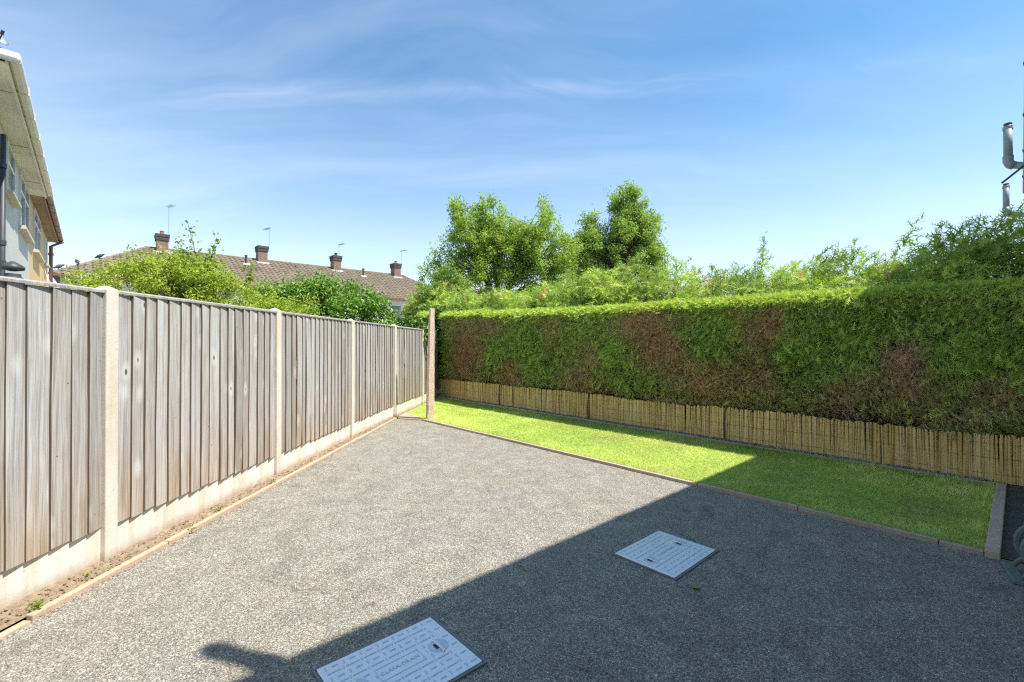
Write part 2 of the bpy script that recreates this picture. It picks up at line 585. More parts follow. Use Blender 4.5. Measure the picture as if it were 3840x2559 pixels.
def mat_cane():
    m, g, p = new_mat('bamboo_cane')
    r = g.math('FRACT', g.math('ADD', g.rand(), g.island()))
    c = g.ramp(r, [(0, (0.66, 0.42, 0.14)), (0.25, (0.85, 0.57, 0.20)), (0.55, (0.90, 0.66, 0.27)), (0.8, (0.92, 0.72, 0.36)), (1, (0.72, 0.50, 0.21))])
    wp = g.n('ShaderNodeNewGeometry').outputs['Position']
    st = g.noise(g.map(wp, (40, 40, 2.5)), 1.0, 4, 0.6)
    c = g.mix(1.0, c, g.ramp(st, [(0.3, 0.78), (0.7, 1.1)]), 'MULTIPLY')
    z = g.sep(wp)[2]
    node = g.math('FRACT', g.math('ADD', g.math('MULTIPLY', z, 4.2), g.math('MULTIPLY', r, 9.0)))
    c = g.mix(g.ramp(node, [(0.0, 0.6), (0.045, 0.0)]), c, (0.16, 0.10, 0.05))
    g.put(p.inputs['Base Color'], c)
    p.inputs['Roughness'].default_value = 0.6
    p.inputs['Specular IOR Level'].default_value = 0.3
    return m


def mat_pebble():
    m, g, p = new_mat('gravel_pebble')
    c = g.ramp(g.island(), [(0, (0.13, 0.11, 0.095)), (0.5, (0.27, 0.23, 0.20)), (0.85, (0.40, 0.36, 0.32)), (1, (0.6, 0.57, 0.52))])
    g.put(p.inputs['Base Color'], c)
    return m


M['glass'] = mat_glass()
M['soil_pebble'] = simple('soil_pebble', (0.27, 0.205, 0.14), 0.9, 0.6, 60)
M['cane'] = mat_cane()
M['pebble'] = mat_pebble()
M['conifer'] = leaf_mat('conifer_foliage', (0.17, 0.27, 0.055), (0.40, 0.54, 0.11), (0.70, 0.80, 0.16), 0.22, (0.70, 0.43, 0.235))
M['grass'] = leaf_mat('lawn_grass', (0.19, 0.34, 0.035), (0.53, 0.68, 0.10), (0.84, 0.88, 0.30), 0.15, (0.45, 0.38, 0.18), 0.2)
M['leaf_yellow'] = leaf_mat('yellow_green_leaf', (0.18, 0.26, 0.04), (0.37, 0.46, 0.07), (0.62, 0.64, 0.18), 0.46)
M['leaf_laurel'] = leaf_mat('laurel_leaf', (0.09, 0.18, 0.035), (0.20, 0.36, 0.055), (0.36, 0.52, 0.11), 0.32, None, 0.6, 0.6)
M['leaf_tree'] = leaf_mat('ash_leaf', (0.12, 0.215, 0.04), (0.30, 0.43, 0.085), (0.54, 0.63, 0.18), 0.44)
M['leaf_birch'] = leaf_mat('birch_leaf', (0.11, 0.20, 0.05), (0.29, 0.42, 0.105), (0.52, 0.61, 0.19), 0.44)
M['leaf_ivy'] = leaf_mat('ivy_leaf', (0.045, 0.10, 0.022), (0.10, 0.19, 0.035), (0.30, 0.38, 0.09), 0.25, None, 0.5, 0.5)
M['weed'] = leaf_mat('weed_leaf', (0.10, 0.16, 0.025), (0.17, 0.24, 0.035), (0.28, 0.33, 0.07), 0.3)


# smooth pseudo noise for shaping
class SN:
    def __init__(self, dim, k, n=9):
        self.k = rng.normal(0, k, (n, dim))
        self.p = rng.uniform(0, 6.28, n)

    def __call__(self, x):
        x = np.asarray(x, float)
        return np.sin(x @ self.k.T + self.p).mean(-1) * 1.7


# =================================================================== SETTING
# fence post positions (garden-side face), near to far
POST = [(-2.80, 1.05), (-2.68, 3.01), (-2.56, 4.97), (-2.455, 7.0), (-2.315, 9.02), (-2.15, 11.0), (-2.03, 12.95)]
PX = np.array([p[0] for p in POST]); PY = np.array([p[1] for p in POST])


def fence_x(y):
    return np.interp(y, PY, PX)


gm = MB()
S_ = 2500
gm.add([(-S_, -S_, -0.05), (S_, -S_, -0.05), (S_, S_, -0.05), (-S_, S_, -0.05)], [(0, 1, 2, 3)])
tag(gm.build('ground', M['ground']), kind='structure')

EDGE_L = [(-2.66, -6.0), (-2.60, 1.5), (-2.557, 2.435), (-2.452, 4.77), (-2.36, 6.9), (-2.272, 8.98)]
LE0 = np.array(P(4.57, -7.72))[:2]       # corner by the clothes post
LE1 = np.array(P(4.57, -0.10))[:2]
dm = MB()
poly = [*EDGE_L, (LE0[0], LE0[1] + 0.02), tuple(P(4.60, -0.10)[:2]), tuple(P(4.60, 0.71)[:2]), tuple(P(-8.5, 0.71)[:2])]
dm.add([(x, y, 0.0) for x, y in poly], [tuple(range(len(poly)))[::-1]])
tag(dm.build('driveway', M['tarmac']), kind='structure')
pm = MB()
pp = [P(4.605, -0.10, 0.004), P(7.4, -0.10, 0.004), P(7.4, 0.71, 0.004), P(4.605, 0.71, 0.004)]
pm.add(pp, [(0, 1, 2, 3)])
tag(pm.build('side_path', M['path']), kind='structure')

# lawn sheet
LN0, LN1 = 4.62, 6.80
left_pts = []
for y in np.linspace(12.75, 9.1, 8):
    left_pts.append((float(fence_x(y)) - 0.02, float(y)))
lp = [P(LN0, -0.17)[:2], P(LN1, -0.17)[:2], P(LN1, -10.75)[:2], *left_pts, P(LN0, -7.75)[:2]]
lm = MB()
lm.add([(x, y, 0.012) for x, y in lp], [tuple(range(len(lp)))])
tag(lm.build('lawn', M['lawn_soil']), kind='structure')


def in_lawn(x, y):
    n = x * NV[0] + y * NV[1]
    d = x * DV[0] + y * DV[1]
    return (n > LN0 - 0.03 + 0.035 * np.sin(d * 9.0 + 2 * np.sin(d * 23)) ** 2) & (n < LN1 + 0.01) & (d < -0.175) & (x > fence_x(y) + 0.0) & ~((y < 9.62) & (x < -1.73) & (y - 9.02 < (x + 1.73) * -1.4)) & (y < 12.85)


# grass blades
NB = 330000
X = rng.uniform(-2.4, 5.3, NB * 2); Y = rng.uniform(3.0, 13, NB * 2)
k = in_lawn(X, Y)
X, Y = X[k][:NB], Y[k][:NB]
nb = len(X)
patch = SN(2, 1.6)(np.stack([X, Y], 1))
patch2 = SN(2, 5.0)(np.stack([X, Y], 1))
patch3 = SN(2, 16.0, 16)(np.stack([X, Y], 1))
hgt = rng.uniform(0.004, 0.020, nb) * (1 + 0.30 * patch2)
nn_ = X * NV[0] + Y * NV[1]
dd_ = X * DV[0] + Y * DV[1]
shade_side = np.clip((dd_ + 3.2) / 1.0, 0, 1) * np.clip((nn_ - 6.0) / 0.6, 0, 1)
hgt *= 1 + 0.9 * shade_side
rim = (nn_ < LN0 + 0.05) | (nn_ > LN1 - 0.07) | (dd_ > -0.24)
hgt = hgt * np.where(rim & (rng.random(nb) < 0.6), 2.4, 1.0)
an = rng.uniform(0, 6.283, nb)
wd = rng.uniform(0.0016, 0.0034, nb)
patch4 = SN(2, 70.0, 24)(np.stack([X, Y], 1))
hgt = hgt * (1 + 0.75 * np.clip(patch4 + 0.5 * patch3, -0.9, 2)) + 0.002
lean = rng.normal(0, 1.0, (nb, 2)) * 0.026
b0 = np.stack([X - wd * np.cos(an), Y - wd * np.sin(an), np.full(nb, 0.008)], 1)
b1 = np.stack([X + wd * np.cos(an), Y + wd * np.sin(an), np.full(nb, 0.008)], 1)
tp = np.stack([X + lean[:, 0], Y + lean[:, 1], 0.012 + hgt], 1)
V = np.stack([b0, b1, tp], 1).reshape(-1, 3)
T = np.arange(nb * 3).reshape(-1, 3)
tint = np.clip(0.42 + 0.28 * patch + 0.28 * patch2 + 0.28 * patch3 + 0.30 * patch4 + rng.normal(0, 0.22, nb), 0, 1)
dry = np.clip((SN(2, 3.4)(np.stack([X, Y], 1)) - 0.12 + 0.35 * patch3) * 0.9, 0, 0.85) * (rng.random(nb) < 0.7)
dry = np.maximum(dry, (rng.random(nb) < 0.05) * 0.8)
dry = np.maximum(dry, 0.75 * (nn_ < LN0 + 0.10) * (rng.random(nb) < 0.55))
tag(big_mesh('grass_blades', V, T, M['grass'], None, {'tint': tint, 'dry': dry}), 'short bright green lawn grass in the strip below the hedge', 'grass', kind='stuff')

# soil strip at the foot of the fence
ns = 90
ys = np.linspace(0.9, 9.0, ns)
ex = np.interp(ys, [p[1] for p in EDGE_L], [p[0] for p in EDGE_L]) - 0.04
sm = MB()
cols = 7
hn = SN(2, 9.0, 14)
for i, y in enumerate(ys):
    x0 = float(fence_x(y)) - 0.05
    for j in range(cols):
        t = j / (cols - 1)
        x = x0 + (ex[i] - x0) * t
        z = 0.018 + 0.030 * (1 - t) + 0.013 * float(hn([x, y])) * (0.3 + math.sin(math.pi * t))
        sm.v.append((x, y, z))
for i in range(ns - 1):
    for j in range(cols - 1):
        a = i * cols + j
        sm.f.append((a, a + 1, a + cols + 1, a + cols)); sm.m.append(0)
tag(sm.build('soil_strip', M['soil'], smooth=True), kind='structure')


def pebbles(name, pts, sizes, mat, parent=None, flat=0.6):
    base = np.array([[x, y, z] for x in (-1, 1) for y in (-1, 1) for z in (-1, 1)], float) * 0.58
    ext = np.array([[1, 0, 0], [-1, 0, 0], [0, 1, 0], [0, -1, 0], [0, 0, 1], [0, 0, -1]], float)
    B = np.vstack([base, ext])
    f = []
    quads = {8: (4, 6, 7, 5), 9: (0, 1, 3, 2), 10: (2, 3, 7, 6), 11: (0, 4, 5, 1), 12: (1, 5, 7, 3), 13: (0, 2, 6, 4)}
    for c, q in quads.items():
        for i in range(4):
            f.append((q[i], q[(i + 1) % 4], c))
    f = np.array(f)
    n = len(pts)
    a = rng.uniform(0, 6.28, n)
    sc = np.stack([sizes * rng.uniform(0.7, 1.3, n), sizes * rng.uniform(0.7, 1.3, n), sizes * flat * rng.uniform(0.7, 1.2, n)], 1)
    VV = B[None] * sc[:, None] * rng.uniform(0.8, 1.15, (n, 14, 1))
    R = np.zeros((n, 3, 3)); R[:, 0, 0] = np.cos(a); R[:, 0, 1] = -np.sin(a); R[:, 1, 0] = np.sin(a); R[:, 1, 1] = np.cos(a); R[:, 2, 2] = 1
    VV = np.einsum('nij,nkj->nki', R, VV) + np.asarray(pts)[:, None]
    TT = f[None] + (np.arange(n) * 14)[:, None, None]
    return big_mesh(name, VV, TT, mat, parent)


npb = 1500
yy = rng.uniform(1.2, 8.9, npb)
tt = rng.uniform(0.1, 0.95, npb)
xx = (fence_x(yy) - 0.02) * (1 - tt) + np.interp(yy, [p[1] for p in EDGE_L], [p[0] for p in EDGE_L]) * tt - 0.03 * tt
tag(pebbles('soil_crumbs', np.stack([xx, yy, 0.034 + 0.02 * (1 - tt)], 1), rng.uniform(0.002, 0.008, npb), M['soil_pebble']), 'small stones and crumbs lying in the soil strip along the fence', 'gravel', kind='stuff')

# grit and dirt washed against the edging on the tarmac side
ngr = 700
yy = rng.uniform(1.4, 8.8, ngr)
xx = np.interp(yy, [p[1] for p in EDGE_L], [p[0] for p in EDGE_L]) + np.abs(rng.normal(0, 0.02, ngr)) + 0.002
tag(pebbles('drive_grit', np.stack([xx, yy, np.full(ngr, 0.002)], 1), rng.uniform(0.002, 0.006, ngr), M['soil']), 'brown grit gathered on the tarmac along the left edging', 'grit', kind='stuff')


nlc = 6500
lcx = rng.uniform(-2.4, 3.3, nlc); lcy = 1.3 + 4.2 * rng.random(nlc) ** 1.4
lcn = lcx * NV[0] + lcy * NV[1]; lcd = lcx * DV[0] + lcy * DV[1]
okc = (lcn < 4.5) & (lcd < 0.4) & (lcx > -2.5) & ~((lcn > 0.68) & (lcn < 1.35) & (lcd > -2.16) & (lcd < -1.62)) & ~((lcn > 2.63) & (lcn < 3.29) & (lcd > -1.95) & (lcd < -1.41))
tag(pebbles('loose_chippings', np.column_stack([lcx, lcy, np.full(nlc, 0.0006)])[okc], rng.uniform(0.0015, 0.0036, nlc)[okc], M['pebble'], None, 0.7), 'fine pale chippings bedded in the tarmac surface', 'chippings', kind='stuff')
nl_ = 260
ld_ = rng.uniform(-7.4, -0.2, nl_); lnn = 4.55 - np.abs(rng.normal(0, 0.5, nl_)) ** 1.4
lq = NV[None] * lnn[:, None] + DV[None] * ld_[:, None]
okl = lq[:, 0] > -2.2
tag(pebbles('drive_litter', np.column_stack([lq, np.full(nl_, 0.003)])[okl], rng.uniform(0.002, 0.007, nl_)[okl], M['soil'], None, 0.3), 'scattered crumbs of soil and leaf litter on the tarmac by the lawn', 'litter', kind='stuff')


def edging_run(name, label, pts, piece, width, z0, z1, mat, side, group=None, jitter=0.004):
    """row of edging stones along a polyline; side=+1 puts the width to the left of travel"""
    pts = [np.array(p, float) for p in pts]
    root = thing(name, (*pts[0], 0), label, 'edging', group)
    seg = [np.linalg.norm(pts[i + 1] - pts[i]) for i in range(len(pts) - 1)]
    tot = sum(seg)

    def at(s):
        for i, L in enumerate(seg):
            if s <= L or i == len(seg) - 1:
                return pts[i] + (pts[i + 1] - pts[i]) * min(s / L, 1.0)
            s -= L
    s = 0.0
    while s < tot - 0.05:
        e = min(s + piece, tot)
        a, b = at(s + 0.003), at(e - 0.003)
        u = (b - a) / np.linalg.norm(b - a)
        w = np.array([-u[1], u[0]]) * side
        jz = random.uniform(-jitter, jitter)
        jw = random.uniform(-jitter, jitter)
        c = (a + b) / 2 + w * (width / 2 + jw)
        mb = MB()
        mb.obox((c[0], c[1], (z0 + z1) / 2 + jz), [(*u, 0), (*w, 0), (0, 0, 1)], [np.linalg.norm(b - a) / 2, width / 2, (z1 - z0) / 2])
        mb.build('edging_stone', mat, root, bevel=0.006)
        s = e
    return root


edging_run('drive_edging', 'long pinkish concrete edging between the tarmac and the wooden fence', EDGE_L[2:], 0.914, 0.042, -0.04, 0.030, M['edging'], 1)
edging_run('drive_edging', 'short sunken length of pinkish edging at the bottom left corner of the picture', [(-2.66, 0.2), (-2.595, 1.5), (-2.545, 2.42)], 0.914, 0.045, -0.05, 0.018, M['edging'], 1)
edging_run('drive_edging', 'short edging strip between the concrete clothes post and the fence', [(-2.27, 8.985), (LE0[0] + 0.01, LE0[1] + 0.0)], 0.6, 0.04, -0.04, 0.022, M['edging'], 1)
edging_run('lawn_edging', 'thin brown edging between the tarmac and the lawn', [LE0, LE1 - DV * 0.075], 0.914, 0.04, -0.04, 0.034, M['kerb'], 1)
edging_run('lawn_edging', 'wide kerb stones closing the right end of the lawn', [P(4.555, -0.10)[:2], P(6.86, -0.10)[:2]], 0.914, 0.075, -0.04, 0.050, M['end_kerb'], 1, jitter=0.002)
edging_run('lawn_edging', 'concrete kerb between the grass and the gravel below the cane screen', [P(LN1, -10.6)[:2], P(LN1, -0.18)[:2]], 0.914, 0.05, -0.04, 0.045, M['kerb'], 1)
sl = MB()
sl.prism([(-2.31, 9.06), (-1.73, 8.89), (-1.82, 9.06), (-2.2, 9.6), (-2.26, 9.62)], -0.02, 0.018)
tag(sl.build('concrete_slab', M['slab'], bevel=0.004), 'pale triangular concrete slab at the foot of the clothes post', 'slab')

# gravel bed
gb = MB()
gb.add([P(6.85, -11.0, 0.018), P(7.45, -11.0, 0.018), P(7.45, -0.1, 0.018), P(6.85, -0.1, 0.018)], [(0, 1, 2, 3)])
tag(gb.build('gravel_bed', M['soil']), kind='structure')
ng = 5200
gd = rng.uniform(-10.7, -0.18, ng); gn = 6.865 + 0.18 * rng.random(ng) ** 1.2
gp = NV[None] * gn[:, None] + DV[None] * gd[:, None]
tag(pebbles('gravel', np.column_stack([gp, 0.022 + 0.016 * rng.random(ng)]), rng.uniform(0.006, 0.014, ng) * np.where(rng.random(ng) < 0.03, 1.7, 1.0), M['pebble']), 'narrow bed of grey gravel at the foot of the cane screen', 'gravel', kind='stuff')

# =================================================================== FENCE
fence = thing('garden_fence', (-2.7, 3.0, 0), 'weathered grey feather edge fence with concrete posts along the drive', 'fence')
PZ0, PZ1 = 0.262, 1.815
for i, (x, y) in enumerate(POST):
    if i == 0:
        continue
    a = np.array(POST[i - 1]); b = np.array(POST[min(i + 1, len(POST) - 1)])
    u = (b - a) / np.linalg.norm(b - a); w = np.array([u[1], -u[0]])
    hz = 1.845 + random.uniform(-0.006, 0.006)
    c = np.array([x, y]) + u * 0.045 - w * 0.055
    lx, ly = random.uniform(-0.006, 0.006), random.uniform(-0.008, 0.008)
    mb = MB()
    hw, hd = 0.045, 0.055
    vs = []
    for zz, k, sh in ((-0.1, 1, 0), (hz, 1, 1), (hz + 0.024, 0.25, 1)):
        for sx, sy in ((-1, -1), (1, -1), (1, 1), (-1, 1)):
            q = c + u * (sx * hw * k + sh * ly) + w * (sy * hd * (1 if zz < hz else k) + sh * lx)
            vs.append((q[0], q[1], zz))
    fs = [(0, 1, 5, 4), (1, 2, 6, 5), (2, 3, 7, 6), (3, 0, 4, 7), (4, 5, 9, 8), (5, 6, 10, 9), (6, 7, 11, 10), (7, 4, 8, 11), (8, 9, 10, 11)]
    mb.add(vs, fs)
    if i < len(POST) - 1:
        mb.build('post', M['post'], fence, bevel=0.007)
    else:
        mb.build('post', M['post'], fence, bevel=0.007)

for i in range(len(POST) - 1):
    a = np.array(POST[i]); b = np.array(POST[i + 1])
    L = np.linalg.norm(b - a)
    u = (b - a) / L; w = np.array([u[1], -u[0]])
    s0, s1 = 0.088, L + 0.002

    def Q(s, ww, z):
        q = a + u * s + w * ww
        return (q[0], q[1], z)
    gmb = MB()
    gmb.obox(Q((s0 + s1) / 2, -0.060, 0.115), [(*u, 0), (*w, 0), (0, 0, 1)], [(s1 - s0) / 2, 0.024, 0.155])
    gmb.build('gravel_board', M['gravel_board'], fence, bevel=0.004)
    fr = MB()
    for zz in (0.42, 1.02, 1.62):
        fr.obox(Q((s0 + s1) / 2, -0.062, zz), [(*u, 0), (*w, 0), (0, 0, 1)], [(s1 - s0) / 2, 0.018, 0.03])
    panel = fr.build('fence_panel', M['rail'], fence)
    cp = MB()
    top = PZ1 + random.uniform(-0.004, 0.004)
    cp.add([Q(s0, -0.075, top + 0.012), Q(s0, -0.006, top), Q(s0, -0.006, top + 0.018), Q(s0, -0.075, top + 0.034),
            Q(s1, -0.075, top + 0.012), Q(s1, -0.006, top), Q(s1, -0.006, top + 0.018), Q(s1, -0.075, top + 0.034)],
           [(0, 1, 2, 3), (7, 6, 5, 4), (1, 5, 6, 2), (3, 2, 6, 7), (0, 3, 7, 4), (0, 4, 5, 1)])
    cp.build('capping', M['rail'], panel, bevel=0.002)
    nbd = 17
    ee = np.linspace(s0, s1, nbd + 1)
    ee[1:-1] += rng.normal(0, 0.010, nbd - 1)
    for j in range(nbd):
        sA = ee[j] + 0.001
        sB = min(ee[j + 1] + 0.022, s1)
        zb = PZ0 - 0.004 + random.uniform(-0.010, 0.010)
        zt = top - 0.002
        seg = 8
        bowA = rng.normal(0, 0.0022, seg + 1).cumsum() * 0.6
        bowA -= np.linspace(bowA[0], bowA[-1], seg + 1)
        warp_ = rng.normal(0, 0.0010, seg + 1).cumsum()
        warp_ -= warp_[-1] * 0.5
        if random.random() < 0.13:
            warp_ += 0.010 * np.sin(np.linspace(0, 3.14, seg + 1))
        tw = random.uniform(-0.002, 0.003)
        tilt = random.uniform(-0.003, 0.003)
        mb = MB()
        for q in range(seg + 1):
            z = zb + (zt - zb) * q / seg
            sa = sA + bowA[q] + tilt * (q / seg - 0.5)
            wo_ = -0.036 + float(warp_[q])
            mb.v += [Q(sa, wo_ + 0.008, z), Q(sa, wo_ + 0.0235 + tw, z), Q((sa + sB) / 2, wo_ + 0.0160 + tw * .5, z), Q(sB, wo_ + 0.007, z), Q(sB, wo_ + 0.0005, z)]
        for q in range(seg):
            o_ = q * 5
            for e_, mi in ((0, 1), (1, 0), (2, 0), (3, 0), (4, 0)):
                e2 = (e_ + 1) % 5
                mb.f.append((o_ + e_, o_ + 5 + e_, o_ + 5 + e2, o_ + e2)); mb.m.append(mi)
        mb.f.append((0, 1, 2, 3, 4)); mb.m.append(1)
        k_ = seg * 5
        mb.f.append((k_ + 4, k_ + 3, k_ + 2, k_ + 1, k_)); mb.m.append(1)
        mb.build('board', [M['board'], M['board_edge']], panel)

# =================================================================== CLOTHES POST
cpst = MB()
cb = np.array([-1.605, 8.90]); ct = cb + np.array([0.035, 0.0])
ang = math.radians(28)
lev = 26
cvx, cfx = [], []
for q in range(lev + 1):
    t = q / lev
    z = -0.05 + 2.22 * t
    h = 0.070 - 0.024 * t
    c = cb + (ct - cb) * t
    for kx, ky in ((-1, -1), (-.8, -1), (.8, -1), (1, -1), (1, -.8), (1, .8), (1, 1), (.8, 1), (-.8, 1), (-1, 1), (-1, .8), (-1, -.8)):
        edge = abs(kx) + abs(ky) > 1.9
        k_ = (0.90 if edge else 1.0) + random.uniform(-0.03, 0.03) - (0.22 if (edge and random.random() < (0.5 if q > lev - 5 else 0.07)) else 0)
        x_, y_ = kx * h * k_, ky * h * k_
        cvx.append((c[0] + x_ * math.cos(ang) - y_ * math.sin(ang), c[1] + x_ * math.sin(ang) + y_ * math.cos(ang), z + (random.uniform(-0.02, 0.01) if q == lev else 0)))
for q in range(lev):
    for k in range(12):
        cfx.append((q * 12 + k, q * 12 + (k + 1) % 12, q * 12 + 12 + (k + 1) % 12, q * 12 + 12 + k))
cfx.append(tuple(lev * 12 + k for k in range(12)))
cpst.add(cvx, cfx)
tag(cpst.build('clothes_post', M['clothes_post']), 'rough brown concrete clothes post standing at the corner of the lawn', 'post')

# =================================================================== MANHOLE COVERS
def text_mesh(txt, size, name, depth=0.001):
    cu = bpy.data.curves.new(name, 'FONT')
    cu.body = txt
    cu.size = size
    cu.extrude = depth
    cu.align_x = 'CENTER'
    cu.align_y = 'CENTER'
    ob = bpy.data.objects.new(name, cu)
    COL.objects.link(ob)
    bpy.context.view_layer.update()
    me = bpy.data.meshes.new_from_object(ob.evaluated_get(bpy.context.evaluated_depsgraph_get()))
    bpy.data.objects.remove(ob)
    bpy.data.curves.remove(cu)
    return me


TXT = text_mesh('CLARK-DRAIN', 0.030, 'lettering')


def manhole(label, n0, n1, d0, d1, z=0.008):
    root = thing('manhole_cover', P((n0 + n1) / 2, (d0 + d1) / 2, 0), label, 'manhole cover')
    fr = MB()
    t = 0.012
    for (a, b, c, d) in ((n0, n1, d0, d0 + t), (n0, n1, d1 - t, d1), (n0, n0 + t, d0 + t, d1 - t), (n1 - t, n1, d0 + t, d1 - t)):
        fr.nd(a, b, c, d, -0.03, z)
    fr.build('frame', M['galv_dark'], root)
    li = MB()
    g_ = t + 0.004
    li.nd(n0 + g_, n1 - g_, d0 + g_, d1 - g_, -0.02, z + 0.004)
    lid = li.build('lid', M['galv'], root, bevel=0.003)
    zt = z + 0.004
    cn, cd = (n0 + n1) / 2, (d0 + d1) / 2
    hn_, hd_ = (n1 - n0) / 2 - g_, (d1 - d0) / 2 - g_
    hx = hn_ - 0.095                       # lifting eyes
    ax3 = Matrix(((NV[0], -DV[0], 0), (NV[1], -DV[1], 0), (0, 0, 1)))
    rm = {}

    def rib(n, d, ln, ld):
        key = (round(ln, 4), round(ld, 4))
        if key not in rm:
            mb = MB()
            mb.obox((0, 0, 0.0008), [(1, 0, 0), (0, 1, 0), (0, 0, 1)], [ln / 2, ld / 2, 0.0012])
            rm[key] = mb.mesh('rib')
            rm[key].materials.append(M['galv_rib'])
        o = bpy.data.objects.new('rib', rm[key])
        COL.objects.link(o)
        o.matrix_world = Matrix.Translation(P(n, d, zt)) @ ax3.to_4x4()
        o['base'] = [0, 0, 0]
        o.parent = lid

    def clear(n, d):
        if abs(n - cn) < 0.115 and abs(d - cd) < 0.048:
            return False
        for s in (-1, 1):
            if math.hypot(n - cn - s * hx, d - cd) < 0.062:
                return False
        return True
    rows = 11
    for r in range(rows):
        dd = cd - hd_ + 0.03 + r * (2 * hd_ - 0.06) / (rows - 1)
        if r % 2 == 1:                    # long bars with a cross stub between
            q = cn - hn_ + 0.055
            while q < cn + hn_ - 0.05:
                if clear(q, dd):
                    rib(q, dd, 0.062, 0.006)
                if clear(q + 0.042, dd):
                    rib(q + 0.042, dd, 0.006, 0.016)
                q += 0.084
        else:                              # short dashes, alternately turned
            k = 0
            q = cn - hn_ + 0.03
            while q < cn + hn_ - 0.02:
                if clear(q, dd):
                    rib(q, dd, *((0.030, 0.008) if k % 2 else (0.008, 0.022)))
                q += 0.041
                k += 1
    bx = MB()
    for (a, b, c, d) in ((-0.11, 0.11, -0.045, -0.041), (-0.11, 0.11, 0.041, 0.045), (-0.11, -0.106, -0.041, 0.041), (0.106, 0.11, -0.041, 0.041)):
        bx.nd(cn + a, cn + b, cd + c, cd + d, zt - 0.001, zt + 0.0016)
    bx.build('name_plate_border', M['galv_rib'], lid)
    tx = bpy.data.objects.new('lettering', TXT)
    if not TXT.materials:
        TXT.materials.append(M['galv_rib'])
    COL.objects.link(tx)
    tx.matrix_world = Matrix.Translation(P(cn, cd, zt + 0.0008)) @ ax3.to_4x4()
    tx['base'] = [0, 0, 0]
    tx.parent = lid
    tx['label'] = 'raised lettering reading CLARK-DRAIN'
    for s in (-1, 1):
        c = P(cn + s * hx, cd, zt)
        e = MB()
        e.lathe((c[0], c[1], zt - 0.001), (0, 0, 1), [(0, 0.05), (0.0022, 0.05), (0.0022, 0.044), (0.0016, 0.042), (0.0014, 0.0)][:4], 24)
        eye = e.build('lifting_eye', M['galv_rib'], lid)
        hl = MB()
        hl.nd(cn + s * hx - 0.020, cn + s * hx - 0.007, cd - 0.018, cd + 0.018, zt + 0.0005, zt + 0.0026)
        o = hl.build('key_hole', M['black'], lid)
        hb = MB()
        hb.nd(cn + s * hx - 0.006, cn + s * hx + 0.006, cd - 0.055, cd + 0.055, zt + 0.001, zt + 0.007)
        hb.build('lifting_bar', M['galv'], lid, bevel=0.002)
    return root


manhole('grey steel manhole cover cut off by the bottom edge of the picture', 0.70, 1.325, -2.135, -1.65)
manhole('smaller looking grey steel manhole cover lying wholly in the shade', 2.655, 3.265, -1.918, -1.437)

# =================================================================== CANE SCREEN
screen = thing('cane_screen', P(7.05, -5.5, 0), 'low tan bamboo cane screen standing along the foot of the hedge', 'screen')
top_w = SN(1, 2.2, 8)
off_w = SN(1, 1.3, 6)
# bent cane section: half-round front, 6 verts
sec = [(math.cos(a), math.sin(a)) for a in np.linspace(0, 2 * math.pi, 7)[:-1]]


def cane_geo(r, h, taper=0.92):
    vs, fs = [], []
    for zz, k in ((0, 1), (h, taper)):
        vs += [(x * r * k, y * r * k * 0.8, zz) for x, y in sec]
    for k in range(6):
        fs.append((k, (k + 1) % 6, 6 + (k + 1) % 6, 6 + k))
    fs.append((6, 7, 8, 9, 10, 11))
    return vs, fs


CV = []
for k in range(10):
    mb = MB()
    mb.add(*cane_geo(0.0068 + 0.0006 * k, 1.0))
    me = mb.mesh('cane')
    me.materials.append(M['cane'])
    CV.append((0.0068 + 0.0006 * k, me))
d = 0.68
canes = []
while d > -11.1:
    r, me = random.choice(CV)
    d -= r * 1.16 + (random.uniform(0.003, 0.012) if random.random() < 0.10 else random.uniform(-0.001, 0.0025))
    h = 0.485 + 0.035 * float(top_w([d])) + random.uniform(-0.014, 0.014)
    if random.random() < 0.04: h += random.uniform(-0.06, 0.02)
    canes.append((d, r, me, h, random.gauss(0, 0.022), random.gauss(0, 0.02), 7.05 + 0.012 * float(off_w([d])) + random.uniform(-0.007, 0.007)))
rest = MB()
for i, (d, r, me, h, ta, tb, n) in enumerate(canes):
    base = P(n, d, 0.012)
    mtx = Matrix.Translation(base) @ Matrix(((DV[0], NV[0], 0), (DV[1], NV[1], 0), (0, 0, 1))).to_4x4() @ Matrix.Rotation(ta, 4, 'Y') @ Matrix.Rotation(tb, 4, 'X') @ Matrix.Diagonal((1, 1, h, 1))
    if i < 300:
        o = bpy.data.objects.new('cane', me)
        COL.objects.link(o)
        o['base'] = [0, 0, 0]
        o.parent = screen
        o.matrix_parent_inverse = Matrix.Translation(-Vector(screen['base']))
        o.matrix_basis = mtx
    else:
        vs, fs = cane_geo(r, 1.0)
        rest.add([mtx @ Vector(v) for v in vs], fs)
q_ = 0.67
while q_ > -11.05:
    r = random.uniform(0.006, 0.010)
    h = 0.455 + 0.035 * float(top_w([q_])) + random.uniform(-0.02, 0.02)
    mtx = Matrix.Translation(P(7.074 + random.uniform(-.003, .003), q_, 0.012)) @ Matrix(((DV[0], NV[0], 0), (DV[1], NV[1], 0), (0, 0, 1))).to_4x4() @ Matrix.Rotation(random.gauss(0, 0.015), 4, 'Y') @ Matrix.Diagonal((1, 1, h, 1))
    vs, fs = cane_geo(r, 1.0)
    rest.add([mtx @ Vector(v) for v in vs], fs)
    q_ -= r * 2.1
tag(rest.build('far_canes', M['cane'], screen), kind='stuff')
for zz in (0.10, 0.27, 0.42):
    wp_ = [P(7.037 + 0.012 * float(off_w([q])), q, zz + 0.01 * math.sin(q * 3)) for q in np.linspace(-11, 0.5, 60)]
    MB().tube(wp_, 0.0013, 4).build('binding_wire', M['wire'], screen)
